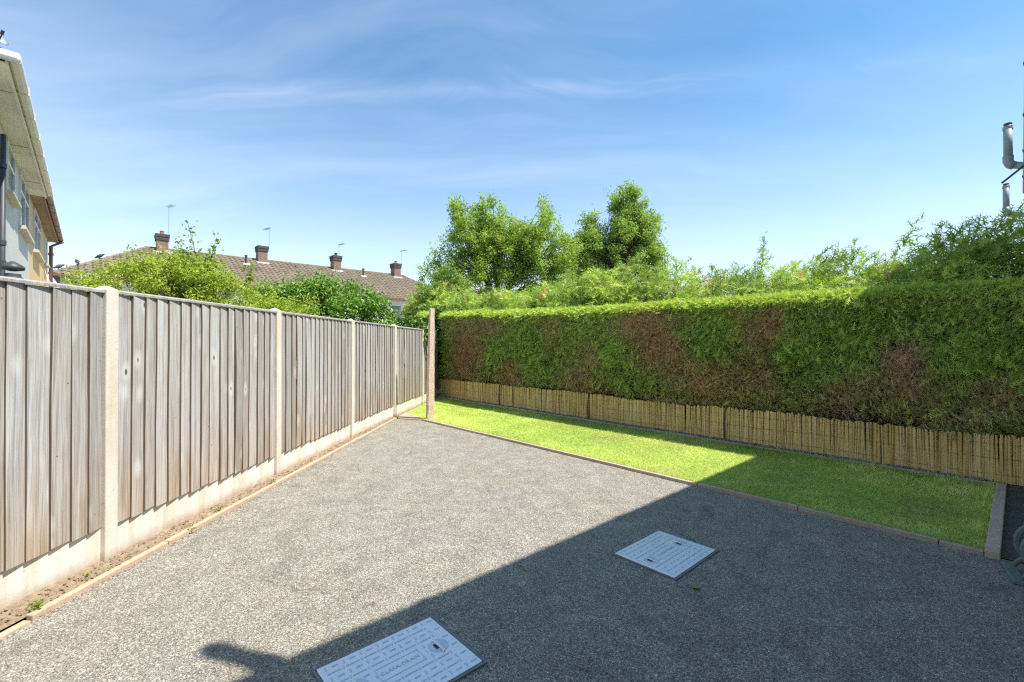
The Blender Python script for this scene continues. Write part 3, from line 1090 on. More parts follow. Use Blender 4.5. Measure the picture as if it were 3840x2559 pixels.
for q in (-5.62, -8.3, -3.0):
    st = MB()
    st.tube([P(7.02, q, -0.02), P(7.018, q - 0.01, 0.25), P(7.025, q + 0.005, 0.50)], [0.013, 0.012, 0.011], 7)
    st.build('stake', M['bark'], screen)


# =================================================================== FOLIAGE TOOLS
def norm(a):
    return a / (np.linalg.norm(a, axis=-1, keepdims=True) + 1e-9)


def sprays(pos, dirs, length, pairs=3, width=0.10, droop=0.25, spread=0.8, face=None):
    """flat fern-like conifer sprays; returns V,T, tris per spray"""
    n = len(pos)
    D = norm(dirs)
    R_ = norm(rng.normal(0, 1, (n, 3))) if face is None else norm(np.asarray(face) + rng.normal(0, 0.34, (n, 3)))
    Sx = norm(np.cross(D, R_))
    Nn = np.cross(Sx, D)
    L = length[:, None]
    parts = []

    def pt(t):
        return pos + D * L * t - np.array([0, 0, 1.0]) * (droop * L * t * t)
    tip = pt(1.0)
    w0 = L * width * 0.5
    parts.append(np.stack([pos - Sx * w0, pos + Sx * w0, tip], 1))
    for k in range(pairs):
        t = (k + 0.7) / (pairs + 0.6)
        c = pt(t)
        c2 = pt(min(t + 0.10, 1))
        ll = L * (0.52 - 0.30 * t)
        for s in (-1, 1):
            e = c + (D * 0.75 + Sx * s * spread + Nn * rng.normal(0, 0.2, (n, 1))) * ll - np.array([0, 0, 1.0]) * droop * ll * 0.7
            parts.append(np.stack([c, c2, e], 1))
    A = np.stack(parts, 1)                 # n, P, 3, 3
    npt = A.shape[1]
    return A.reshape(-1, 3), np.arange(n * npt * 3).reshape(-1, 3), npt


def leaves(pos, size, up=0.5, aspect=0.5, fold=0.18, axis=None):
    n = len(pos)
    ax = norm(rng.normal(0, 1, (n, 3)) + (0 if axis is None else axis * 1.2))
    nm = norm(rng.normal(0, 1, (n, 3)) + np.array([0, 0, up * 3]))
    sd = norm(np.cross(ax, nm))
    nm = np.cross(sd, ax)
    s = size[:, None]
    b = pos
    tip = pos + ax * s
    m = pos + ax * s * 0.45
    l = m + sd * s * aspect * 0.5 + nm * s * fold
    r = m - sd * s * aspect * 0.5 + nm * s * fold
    V_ = np.stack([b, l, tip, r], 1).reshape(-1, 3)
    i = np.arange(n)[:, None] * 4
    T_ = np.concatenate([i + np.array([[0, 2, 1]]), i + np.array([[0, 3, 2]])], 1).reshape(-1, 3)
    return V_, T_, 2


def NDZ(n, d, z):
    q = NV[None] * np.asarray(n)[:, None] + DV[None] * np.asarray(d)[:, None]
    return np.column_stack([q, z])


# =================================================================== CLIPPED HEDGE
hedge = thing('clipped_hedge', P(7.4, -5.5, 0), 'long clipped conifer hedge with brown patches behind the cane screen', 'hedge')
H_TOP = lambda d: np.interp(d, [-12, -10, -8, -5, -3, -1, 1], [2.43, 2.36, 2.28, 2.20, 2.20, 2.17, 2.14])
sf = SN(2, 2.4, 14); sf2 = SN(2, 8.0, 14); sf3 = SN(2, 1.1, 8)


def hedge_front(d, z):
    q = np.stack([d, z * 1.3], -1)
    bulge = 0.075 * sf(q) + 0.05 * sf2(q)
    foot = 0.24 * np.clip((0.72 - z + 0.22 * sf(np.stack([d * 1.7, d * 0], -1))) / 0.35, 0, 1) ** 1.5
    lean_ = 0.10 * np.clip((z - 1.2) / 1.1, 0, 1)
    rnd = 0.22 * np.clip((z - (H_TOP(d) - 0.16)) / 0.16, 0, 1) ** 2
    return 7.03 + bulge + foot - lean_ * 0.6 + rnd


# dead brown areas (d, z, radius, strength) and fresh green ones
BROWN = [(-9.5, 1.4, 0.55, 1.0), (-9.8, 1.0, 0.5, .8), (-7.9, 0.85, 0.5, .8), (-4.4, 1.75, 0.55, .95), (-3.9, 1.35, 0.5, .7), (-5.6, 1.0, 0.45, .7), (-2.4, 1.75, 0.3, .6), (-2.45, 1.0, 0.35, .8),
         (-0.95, 1.35, 0.22, 1.0), (-0.85, 1.0, 0.25, .8), (-1.5, 0.85, 0.45, .7), (-3.2, 0.95, 0.4, .6), (-0.2, 1.0, 0.3, .7), (-6.6, 1.9, 0.4, .5), (-8.6, 1.9, 0.4, .4)]
GREEN = [(-7.3, 1.35, 0.55), (-5.0, 1.35, 0.35), (-8.5, 1.2, 0.35), (-0.35, 1.45, 0.3), (-1.5, 1.5, 0.4), (-2.0, 1.2, 0.35), (-3.3, 1.5, 0.3)]


def dryness(d, z):
    v = 0.22 + 0.30 * sf(np.stack([d * 1.3, z * 1.6], -1)) + 0.22 * sf2(np.stack([d, z], -1))
    v += 0.12 * np.clip((1.1 - z) / 0.5, 0, 1)
    for (bd, bz, r, s) in BROWN:
        v += s * np.exp(-((d - bd) ** 2 + (z - bz) ** 2) / (2 * (r * 0.7) ** 2))
    for (bd, bz, r) in GREEN:
        v -= 0.7 * np.exp(-((d - bd) ** 2 + (z - bz) ** 2) / (2 * (r * 0.8) ** 2))
    v -= 0.9 * np.clip((z - (H_TOP(d) - 0.22)) / 0.14, 0, 1)
    return v


nf = 120000
hd = rng.uniform(-11.5, 0.52, nf)
hz = 0.42 + (H_TOP(hd) - 0.40) * rng.random(nf)
sfh = SN(2, 17.0, 26)
clump = sfh(np.stack([hd, hz * 1.15], -1))
hollow = np.clip((0.98 + 0.12 * sf(np.stack([hd * 2.1, hd * 0 + 2], -1)) - hz) / 0.38, 0, 1) * np.clip(0.45 + 0.55 * sf(np.stack([hd * 1.9, hd * 0 + 7], -1)) + 0.9 * np.exp(-((hd + 1.25) / 0.5) ** 2), 0, 1)
keep = (clump + rng.normal(0, 0.22, nf) > -0.50) & (rng.random(nf) > 0.92 * hollow)
hd, hz, clump = hd[keep], hz[keep], clump[keep]
nf = len(hd)
hn0 = hedge_front(hd, hz) - 0.035 * np.clip(clump, -1, 1)
hn0 = np.where(hz < 0.66, np.maximum(hn0, 7.10), hn0)
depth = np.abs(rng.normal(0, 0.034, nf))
pos = NDZ(hn0 + depth - 0.02, hd, hz)
out = np.array([-NV[0], -NV[1], 0])
flow = np.stack([sf3(np.stack([hd, hz], -1)), sf3(np.stack([hd + 9, hz], -1))], -1)
dirs = out * 0.35 + np.array([DV[0], DV[1], 0]) * (flow[:, :1] * 1.1) + np.array([0, 0, 1.0]) * (-0.10 + 0.7 * flow[:, 1:2]) + rng.normal(0, 0.50, (nf, 3))
ln = rng.uniform(0.035, 0.080, nf) * (1 + 0.35 * np.clip(-dryness(hd, hz), 0, 1))
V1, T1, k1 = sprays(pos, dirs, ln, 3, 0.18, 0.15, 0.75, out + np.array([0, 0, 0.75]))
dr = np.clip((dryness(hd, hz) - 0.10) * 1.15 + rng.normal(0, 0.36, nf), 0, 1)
ti = np.clip(0.42 + 0.22 * sf2(np.stack([hd * 1.4, hz * 1.4 + 5], -1)) + rng.normal(0, 0.24, nf) - 0.40 * np.clip(depth / 0.12, 0, 1) + 0.26 * clump, 0, 1)  # deeper sprays get a darker tint: shade inside the hedge put into the colour
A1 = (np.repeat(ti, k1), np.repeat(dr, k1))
# crown of the hedge: sprays standing up and leaning out, sunlit brightness put into their tint
nt_ = 27000
td = rng.uniform(-12.0, 0.5, nt_)
tn = 6.93 + 1.05 * rng.random(nt_) ** 1.35
tz = H_TOP(td) - 0.03 + 0.04 * sf(np.stack([td * 2, tn * 2], -1)) + 0.02 * sf2(np.stack([td * 2, tn], -1)) - 0.09 * np.clip((7.06 - tn) / 0.13, 0, 1) ** 1.5 - rng.random(nt_) * 0.05
edge = np.clip((7.15 - tn) / 0.2, 0, 1)[:, None]
dirs = np.array([0, 0, 1.0]) * (0.75 - 0.55 * edge) + out * (0.25 + 0.8 * edge) + rng.normal(0, 0.40, (nt_, 3)) + np.array([DV[0], DV[1], 0]) * 0.15
V2, T2, k2 = sprays(NDZ(tn, td, tz), dirs, rng.uniform(0.05, 0.11, nt_), 3, 0.15, 0.2, 0.7, out * 0.7 + np.array([0, 0, 0.8]))
ti2 = np.clip(0.78 + 0.12 * sf2(np.stack([td, tn], -1)) + rng.normal(0, 0.17, nt_), 0, 1)
dr2 = np.clip(rng.normal(-0.5, 0.4, nt_), 0, 1)
nq = 5200
qd = rng.uniform(-11.4, 0.5, nq); qz = 0.6 + (H_TOP(qd) - 0.62) * rng.random(nq)
kq = dryness(qd, qz) + rng.normal(0, 0.30, nq) < 0.34
qd, qz = qd[kq], qz[kq]; nq = len(qd)
V3, T3, k3 = sprays(NDZ(hedge_front(qd, qz) - 0.03 - 0.03 * rng.random(nq), qd, qz), out * 0.7 + np.array([0, 0, 0.15]) + np.array([DV[0], DV[1], 0]) * 0.2 + rng.normal(0, 0.45, (nq, 3)), rng.uniform(0.06, 0.13, nq), 4, 0.12, 0.35, 0.75, out * 0.4 + np.array([0, 0, 0.9]))
ti3 = np.clip(rng.normal(0.72, 0.15, nq), 0, 1)
V2 = np.vstack([V2, V3]); T2 = np.vstack([T2, T3 + len(T2) * 3])
V_ = np.vstack([V1, V2]); T_ = np.vstack([T1, T2 + len(V1)])
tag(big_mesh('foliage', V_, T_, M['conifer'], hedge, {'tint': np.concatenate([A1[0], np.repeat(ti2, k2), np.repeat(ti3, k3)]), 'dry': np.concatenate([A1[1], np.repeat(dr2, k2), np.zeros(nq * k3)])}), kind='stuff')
# bare twigs in the face
nw = 24000
wd_ = rng.uniform(-11.4, 0.5, nw); wz = 0.42 + (H_TOP(wd_) - 0.55) * rng.random(nw) ** 1.25
keep = (dryness(wd_, wz) + rng.normal(0, 0.25, nw)) > 0.28
wd_, wz = wd_[keep], wz[keep]
nw = len(wd_)
wpn = NDZ(hedge_front(wd_, wz) - 0.01 + np.abs(rng.normal(0, 0.05, nw)), wd_, wz)
wdir = norm(rng.normal(0, 0.6, (nw, 3)) + np.array([0, 0, 0.35]) + out * 0.35)
wl = rng.uniform(0.05, 0.22, nw)[:, None]
ws = norm(np.cross(wdir, rng.normal(0, 1, (nw, 3)))) * rng.uniform(0.0025, 0.006, (nw, 1))
V_ = np.stack([wpn - ws, wpn + ws, wpn + wdir * wl], 1).reshape(-1, 3)
tag(big_mesh('twigs', V_, np.arange(nw * 3).reshape(-1, 3), M['twig'], hedge), kind='stuff')
# woody inside
inn = MB()
gd_, gz_ = np.linspace(-11.9, 0.5, 120), np.linspace(0, 1, 16)
for a_ in gd_:
    zt = float(H_TOP(a_)) - 0.14
    for b_ in gz_:
        zz = 0.10 + (zt - 0.10) * b_
        nnv = float(hedge_front(np.array(a_), np.array(max(zz, 0.95)))) + 0.17 + 0.04 * float(sf2(np.array([a_, zz * 2])))
        if zz < 1.05:
            nnv += (7.68 - nnv) * min(1.0, (1.05 - zz) / 0.25)
        inn.v.append(P(nnv, a_, zz))
    for nnv in (7.5, 8.0):
        inn.v.append(P(nnv, a_, zt))
    inn.v.append(P(8.05, a_, 0.1))
rw = len(gz_) + 3
for a_ in range(len(gd_) - 1):
    for b_ in range(rw - 1):
        q = a_ * rw + b_
        inn.f.append((q, q + 1, q + rw + 1, q + rw)); inn.m.append(0)
M['inner'] = simple('hedge_inside', (0.13, 0.10, 0.06), 0.95, 0.5, 30, bump=0.8)
inn.build('inner_growth', M['inner'], hedge)
for q in np.arange(-11.2, 0.4, 0.82):
    q = float(q + random.uniform(-0.15, 0.15))
    nb_ = 7.42 + random.uniform(-0.05, 0.10)
    r = random.uniform(0.035, 0.06)
    MB().tube([P(nb_, q, -0.05), P(nb_ + random.uniform(-.04, .04), q + random.uniform(-.05, .05), 0.5), P(nb_ + random.uniform(-.05, .1), q + random.uniform(-.08, .08), 1.2)], [r * 1.2, r, r * 0.8], 8).build('trunk', M['bark'], hedge, smooth=True)
    for k in range(4):
        s_ = random.choice((-1, 1)); z0 = random.uniform(0.25, 0.7)
        pts = [P(nb_, q, z0), P(nb_ - 0.10, q + s_ * random.uniform(.06, .14), z0 + 0.10), P(nb_ - 0.22, q + s_ * random.uniform(.12, .3), z0 + random.uniform(.12, .4)), P(nb_ - 0.30, q + s_ * random.uniform(.15, .42), z0 + random.uniform(.35, .7))]
        MB().tube(pts, [0.012, 0.010, 0.008, 0.004], 5).build('branch', M['twig'], hedge, smooth=True)

# =================================================================== UNCLIPPED CONIFERS BEHIND
BT_D = [-14.5, -13, -11.5, -10.4, -8.8, -7.3, -6.0, -4.9, -4.0, -2.9, -2.0, -1.2, -0.6, 0.2, 1.6]
BT_Z = [3.2, 3.3, 3.1, 2.95, 2.85, 3.0, 3.1, 3.0, 2.75, 2.72, 2.80, 2.66, 2.9, 3.05, 3.2]


def conifer_row(name, label, d0, d1, dense, trunk_d):
    root = thing(name, P(8.5, (d0 + d1) / 2, 0), label, 'conifer', 'unclipped conifers behind the hedge')
    PV, PD, PL, PT, PDr = [], [], [], [], []
    npl = int(dense * (d1 - d0))
    for _ in range(npl):
        dd = random.uniform(d0, d1)
        u_ = random.random()
        nn0 = 7.75 + 1.2 * u_
        prof = float(np.interp(dd, BT_D, BT_Z))
        ztop = prof - 0.30 * abs(u_ - 0.45) + random.gauss(0, 0.10)
        lo = random.random() ** 0.8
        zb = max(1.9, ztop - 0.15 - 0.95 * lo)
        fwd = 1.0 if lo > 0.35 else 0.45
        nn0 = nn0 if lo < 0.35 else 7.72 + 0.28 * random.random() + 0.12 * (1 - lo)
        L = random.uniform(0.30, 0.62) * (0.75 if lo > 0.5 else 1.0)
        dv = np.array([0, 0, 1.0]) * random.uniform(0.25, 0.8) * (1.1 if lo < 0.35 else 0.45) + np.array([-NV[0], -NV[1], 0]) * fwd * random.uniform(0.2, 0.9) + np.array([DV[0], DV[1], 0]) * random.gauss(0.55, 0.38)
        dv /= np.linalg.norm(dv)
        b = np.array(P(nn0, dd, zb))
        tnt = random.gauss(0.52, 0.14) + 0.22 * math.sin(dd * 4.1 + zb * 5)
        dryp = random.random() < 0.05
        m_ = 15
        t = np.linspace(0.05, 1, m_)
        pts = b + dv * L * t[:, None] - np.array([0, 0, 1.0]) * (0.28 * L * t * t)[:, None]
        PV.append(pts + rng.normal(0, 0.012, (m_, 3)))
        PD.append(dv * 0.8 + rng.normal(0, 0.55, (m_, 3)))
        PL.append(L * (0.42 - 0.24 * t) * rng.uniform(0.7, 1.2, m_))
        PT.append(np.clip(tnt + 0.25 * (t - 0.5) + rng.normal(0, 0.08, m_), 0, 1))
        PDr.append(np.full(m_, 0.8 if dryp else 0.0))
    V_, T_, k_ = sprays(np.vstack(PV), np.vstack(PD), np.concatenate(PL), 3, 0.14, 0.22, 0.75, out * 0.7 + np.array([0, 0, 0.7]))
    tag(big_mesh('foliage', V_, T_, M['conifer'], root, {'tint': np.repeat(np.concatenate(PT), k_), 'dry': np.repeat(np.concatenate(PDr), k_)}), kind='stuff')
    core = MB()
    for k in range(26):
        a_ = d0 + (d1 - d0) * k / 25
        pz = float(np.interp(a_, BT_D, BT_Z)) - 0.62 + 0.10 * math.sin(a_ * 5) + 0.06 * math.sin(a_ * 13)
        w_ = 0.06 * math.sin(a_ * 7)
        core.v += [P(8.02 + w_, a_, 0.0), P(7.98 - w_, a_, pz - 0.35), P(8.25, a_, pz - 0.04), P(8.55 + w_, a_, pz + 0.02), P(8.95, a_, pz - 0.4), P(9.0, a_, 0.8)]
    for k in range(25):
        for q in range(5):
            core.f.append((k * 6 + q, k * 6 + q + 1, k * 6 + q + 7, k * 6 + q + 6)); core.m.append(0)
    core.build('inner_growth', M['inner'], root)
    for q in trunk_d:
        MB().tube([P(8.5, q, -0.05), P(8.52, q, 1.2), P(8.5, q + 0.05, 2.4)], [0.09, 0.07, 0.04], 8).build('trunk', M['bark'], root, smooth=True)
    return root


conifer_row('conifer', 'bright loose conifer rising at the far left end of the hedge', -14.4, -9.6, 330, (-13, -10.8))
conifer_row('conifer', 'sunlit unclipped conifer behind the hedge in front of the two trees', -9.6, -4.6, 360, (-8.4, -6))
conifer_row('conifer', 'shaggy unclipped conifer with brown tips behind the right half of the hedge', -4.6, -1.45, 400, (-3.6, -2.2))
conifer_row('conifer', 'tall dark conifer in the shade at the right edge of the picture', -1.45, 1.4, 460, (-0.8, 0.7))
# tall leader standing out of the shaggy conifer
ld = thing('conifer_leader', P(8.3, -2.9, 2.3), 'thin leafy shoot sticking up above the hedge against the sky', 'shoot')
m_ = 70
t = rng.random(m_) ** 0.8
b = np.array(P(8.3, -2.95, 2.45)); dv = np.array([0.10, 0.02, 0.92])
pts = b + dv * t[:, None]
V_, T_, k_ = sprays(pts, np.array([0, 0, 0.7]) + rng.normal(0, 0.6, (m_, 3)), (0.20 - 0.12 * t) * rng.uniform(0.7, 1.2, m_), 3, 0.12, 0.2)
tag(big_mesh('foliage', V_, T_, M['conifer'], ld, {'tint': np.repeat(np.clip(rng.normal(0.35, .15, m_), 0, 1), k_), 'dry': np.zeros(m_ * k_)}), kind='stuff')
MB().tube([b, b + dv * 0.5, b + dv * 0.97], [0.008, 0.005, 0.002], 5).build('stem', M['twig'], ld)


# =================================================================== BROADLEAF TREES AND SHRUBS
def crown_points(ells, n, shell=0.55):
    """random cluster centres inside a union of ellipsoids (centre, radii, weight)"""
    w = np.array([e[2] for e in ells], float); w /= w.sum()
    idx = rng.choice(len(ells), n, p=w)
    u = norm(rng.normal(0, 1, (n, 3)))
    r = (shell + (1 - shell) * rng.random(n)) ** 0.8
    c = np.array([e[0] for e in ells], float)[idx]
    rad = np.array([e[1] for e in ells], float)[idx]
    return c + u * rad * r[:, None]


def broad(name, label, cat, base, fork, ells, ncl, per, cl_r, size, mat, group=None, trunk_r=0.12, shell=0.5, aspect=0.5, twigs=2, stems=1, tint0=0.5, up=0.5):
    base = np.array(base, float)
    root = thing(name, tuple(base), label, cat, group)
    cls = crown_points(ells, ncl, shell)
    cls = cls[cls[:, 2] > base[2] + 0.25]
    top = np.array(fork, float)
    tr = MB()
    if stems == 1:
        mid = (base + top) / 2 + rng.normal(0, 0.05, 3)
        tr.tube([base - [0, 0, 0.1], mid, top], [trunk_r, trunk_r * 0.85, trunk_r * 0.65], 9)
    else:
        for k in range(stems):
            e = top + rng.normal(0, 0.35, 3) * [1, 1, 0.2]
            tr.tube([base + rng.normal(0, 0.08, 3) * [1, 1, 0], (base + e) / 2 + rng.normal(0, 0.08, 3), e], [trunk_r * 0.6, trunk_r * 0.5, trunk_r * 0.35], 6)
    tr.build('trunk', M['bark'], root, smooth=True)
    br = MB()
    cz = np.array([top + (np.array(e[0]) - top) * 0.35 for e in ells])
    for c in cls:
        st = cz[np.argmin(((cz - c) ** 2).sum(1))]
        L = np.linalg.norm(c - top)
        r0 = 0.008 + 0.006 * L
        br.tube([top + (st - top) * 0.15, st + rng.normal(0, 0.06, 3), (st + c) / 2 + rng.normal(0, 0.06 * L, 3) * [1, 1, .6], c], [r0, r0 * 0.75, r0 * 0.5, 0.004], 4, cap=False)
    tag(br.build('branches', M['bark'], root, smooth=True), kind='stuff')
    n = len(cls)
    # sprigs: a few directions per cluster, leaves strung along them
    sp = np.repeat(cls, twigs, 0) + rng.normal(0, cl_r * 0.25, (n * twigs, 3))
    ctr = np.mean([np.array(e[0]) for e in ells], 0)
    sd = norm(norm(sp - ctr) * 0.7 + rng.normal(0, 0.7, (n * twigs, 3)) + np.array([0, 0, 0.25]))
    m = per // twigs
    t = rng.random((n * twigs, m, 1))
    lp_ = sp[:, None] + sd[:, None] * (t - 0.3) * cl_r * 1.5 + rng.normal(0, cl_r * 0.26, (n * twigs, m, 3))
    lp_ = lp_.reshape(-1, 3)
    N_ = len(lp_)
    V_, T_, k_ = leaves(lp_, rng.uniform(0.65, 1.2, N_) * size, up, aspect, 0.15)
    ct = np.repeat(rng.normal(tint0, 0.13, n * twigs), m)
    hgt_ = (lp_[:, 2] - lp_[:, 2].min()) / (np.ptp(lp_[:, 2]) + 1e-6)
    ti_ = np.clip(ct + rng.normal(0, 0.16, N_), 0, 1)
    tag(big_mesh('crown', V_, T_, mat, root, {'tint': np.repeat(ti_, k_)}), kind='stuff')
    return root


# the pair of trees beyond the hedge
broad('ash_tree', 'light green open tree beyond the hedge, left of the pair', 'tree', (-0.6, 17.5, 0), (-0.5, 17.4, 2.9),
      [((-1.55, 17.3, 5.3), (1.0, 0.9, 1.55), 1.3), ((-0.1, 17.4, 5.2), (1.2, 1.0, 1.45), 1.5), ((1.25, 17.3, 4.9), (0.95, 0.9, 1.6), 1.2), ((-2.5, 17.0, 4.4), (0.8, 0.7, 0.75), 0.55), ((-2.1, 17.3, 6.45), (0.42, 0.4, 0.55), 0.22),
       ((-0.75, 17.3, 6.6), (0.42, 0.4, 0.65), 0.25), ((1.25, 17.3, 6.35), (0.42, 0.4, 0.65), 0.22), ((-0.4, 17.2, 3.7), (2.2, 1.0, 1.0), 1.6), ((0.55, 17.3, 5.0), (0.9, 0.8, 1.5), 0.9), ((-0.9, 17.3, 5.2), (0.9, 0.8, 1.5), 0.8), ((2.0, 17.3, 4.6), (0.6, 0.6, 1.2), 0.5)],
      390, 170, 0.31, 0.092, M['leaf_tree'], 'trees beyond the hedge', 0.14, 0.35, 0.5, 3, 1, 0.55)
broad('birch_tree', 'darker green rounded tree beyond the hedge, right of the pair', 'tree', (4.2, 19.5, 0), (4.3, 19.4, 3.0),
      [((4.4, 19.4, 5.3), (1.75, 1.4, 1.7), 2.2), ((5.2, 19.3, 6.3), (1.05, 1.0, 1.2), 1.1), ((4.85, 19.4, 7.3), (0.75, 0.7, 0.95), 0.65), ((3.3, 19.4, 5.9), (0.8, 0.7, 1.1), 0.7), ((4.4, 19.2, 3.9), (1.9, 1.2, 1.0), 1.0), ((5.9, 19.3, 4.9), (0.75, 0.7, 1.3), 0.9), ((2.75, 19.2, 4.7), (0.9, 0.7, 1.3), 1.0), ((5.6, 19.3, 6.2), (0.7, 0.6, 0.7), 0.5)],
      430, 170, 0.30, 0.090, M['leaf_birch'], 'trees beyond the hedge', 0.14, 0.3, 0.55, 3, 1, 0.5)
broad('dark_tree', 'small dark leafy tree beside the hedge end, right of the tiled roof', 'tree', (-2.5, 15.3, 0), (-2.5, 15.3, 1.8),
      [((-2.5, 15.3, 3.15), (0.7, 0.6, 0.85), 1.0), ((-2.0, 15.4, 3.6), (0.5, 0.5, 0.5), 0.4), ((-2.9, 15.2, 2.6), (0.6, 0.5, 0.7), 0.6)],
      70, 110, 0.22, 0.08, M['leaf_birch'], None, 0.07, 0.3, 0.55, 3, 1, 0.38)
# shrubs over the fence
yel = broad('shrub', 'large yellow green shrub over the fence beside the pale house', 'shrub', (-5.9, 9.3, 0), (-5.9, 9.3, 1.2),
      [((-8.25, 9.1, 2.25), (0.65, 0.55, 0.55), 0.8), ((-7.4, 9.0, 2.4), (0.95, 0.8, 0.72), 1.1), ((-6.4, 9.2, 2.35), (1.0, 0.9, 0.80), 1.5), ((-5.4, 9.3, 2.02), (0.9, 0.9, 0.66), 1.1), ((-4.6, 9.3, 1.72), (0.9, 0.8, 0.6), 0.9), ((-6.9, 9.2, 2.95), (0.6, 0.5, 0.32), 0.5), ((-6.2, 9.1, 2.75), (0.5, 0.5, 0.30), 0.45), ((-8.8, 9.1, 1.9), (0.4, 0.5, 0.5), 0.4)],
      430, 84, 0.22, 0.074, M['leaf_yellow'], None, 0.10, 0.5, 0.42, 3, 5, 0.52, 0.6)
# upright shoots of that shrub
shp, shs = [], MB()
for (x, z, x0, z0) in ((-6.47, 3.92, -6.2, 2.7), (-6.62, 3.52, -6.35, 2.8), (-5.88, 3.60, -6.15, 2.75), (-6.3, 3.30, -6.25, 2.6), (-6.05, 3.22, -6.1, 2.6), (-5.2, 3.0, -5.4, 2.6)):
    a_ = np.array([x0, 9.1, z0]); b_ = np.array([x, 9.05, z])
    md = (a_ + b_) / 2 + [random.uniform(-.08, .08), 0, 0]
    shs.tube([a_, md, b_], [0.011, 0.008, 0.003], 5)
    for k in range(70):
        t = random.random() ** 0.75
        q = a_ * (1 - t) ** 2 + 2 * md * t * (1 - t) + b_ * t * t
        shp.append(q + rng.normal(0, 0.055, 3))
shs.build('shoots', M['bark'], yel, smooth=True)['kind'] = 'stuff'
shp = np.array(shp)
V_, T_, k_ = leaves(shp, rng.uniform(0.06, 0.105, len(shp)), 0.3, 0.5)
tag(big_mesh('shoot_leaves', V_, T_, M['leaf_yellow'], yel, {'tint': np.repeat(np.clip(rng.normal(0.28, 0.18, len(shp)), 0, 1), k_)}), kind='stuff')

broad('shrub', 'dense rounded glossy green shrub over the middle of the fence', 'shrub', (-4.4, 10.8, 0), (-4.4, 10.8, 1.0),
      [((-4.4, 10.8, 2.0), (1.25, 1.0, 0.95), 2.0), ((-5.5, 10.8, 2.1), (0.9, 0.8, 0.8), 1.2), ((-3.5, 10.7, 1.85), (0.72, 0.8, 0.80), 1.1), ((-4.8, 10.7, 2.5), (0.6, 0.5, 0.38), 0.5)],
      400, 60, 0.20, 0.105, M['leaf_laurel'], None, 0.10, 0.72, 0.42, 3, 5, 0.5, 0.6)
broad('ivy', 'small clump of leafy ivy hanging over the far end of the fence', 'ivy', (-2.62, 11.3, 0.0), (-2.6, 11.3, 1.5),
      [((-2.6, 11.2, 1.92), (0.34, 0.5, 0.22), 1.0), ((-2.26, 11.35, 1.82), (0.24, 0.5, 0.22), 0.8), ((-2.05, 11.3, 1.7), (0.1, 0.3, 0.15), 0.25)],
      70, 40, 0.10, 0.075, M['leaf_ivy'], None, 0.03, 0.4, 0.7, 2, 2, 0.6, 0.4)
broad('ivy', 'dark leafy climber in the corner where the hedge meets the fence', 'ivy', P(7.2, -10.95, 0), P(7.2, -10.95, 0.8),
      [(P(7.02, -10.9, 1.7), (0.14, 0.2, 0.62), 1.0), (P(6.95, -10.85, 1.0), (0.14, 0.2, 0.35), 0.6), (P(7.0, -10.9, 2.25), (0.18, 0.2, 0.2), 0.4)],
      60, 40, 0.11, 0.08, M['leaf_ivy'], None, 0.012, 0.3, 0.75, 2, 2, 0.42, 0.4)

# =================================================================== LEFT HOUSE
EV = np.array([-0.6805, 0.7328]); MV = np.array([0.7328, 0.6805])


def H(e, m, z):
    q = EV * e + MV * m
    return (q[0], q[1], z)


HAX = [(*EV, 0), (*MV, 0), (0, 0, 1)]


def hbox(mb, e0, e1, m0, m1, z0, z1, mi=0):
    mb.obox(H((e0 + e1) / 2, (m0 + m1) / 2, (z0 + z1) / 2), HAX, [abs(e1 - e0) / 2, abs(m1 - m0) / 2, abs(z1 - z0) / 2], mi)
    return mb


WM = -1.03
E_MID = 15.3


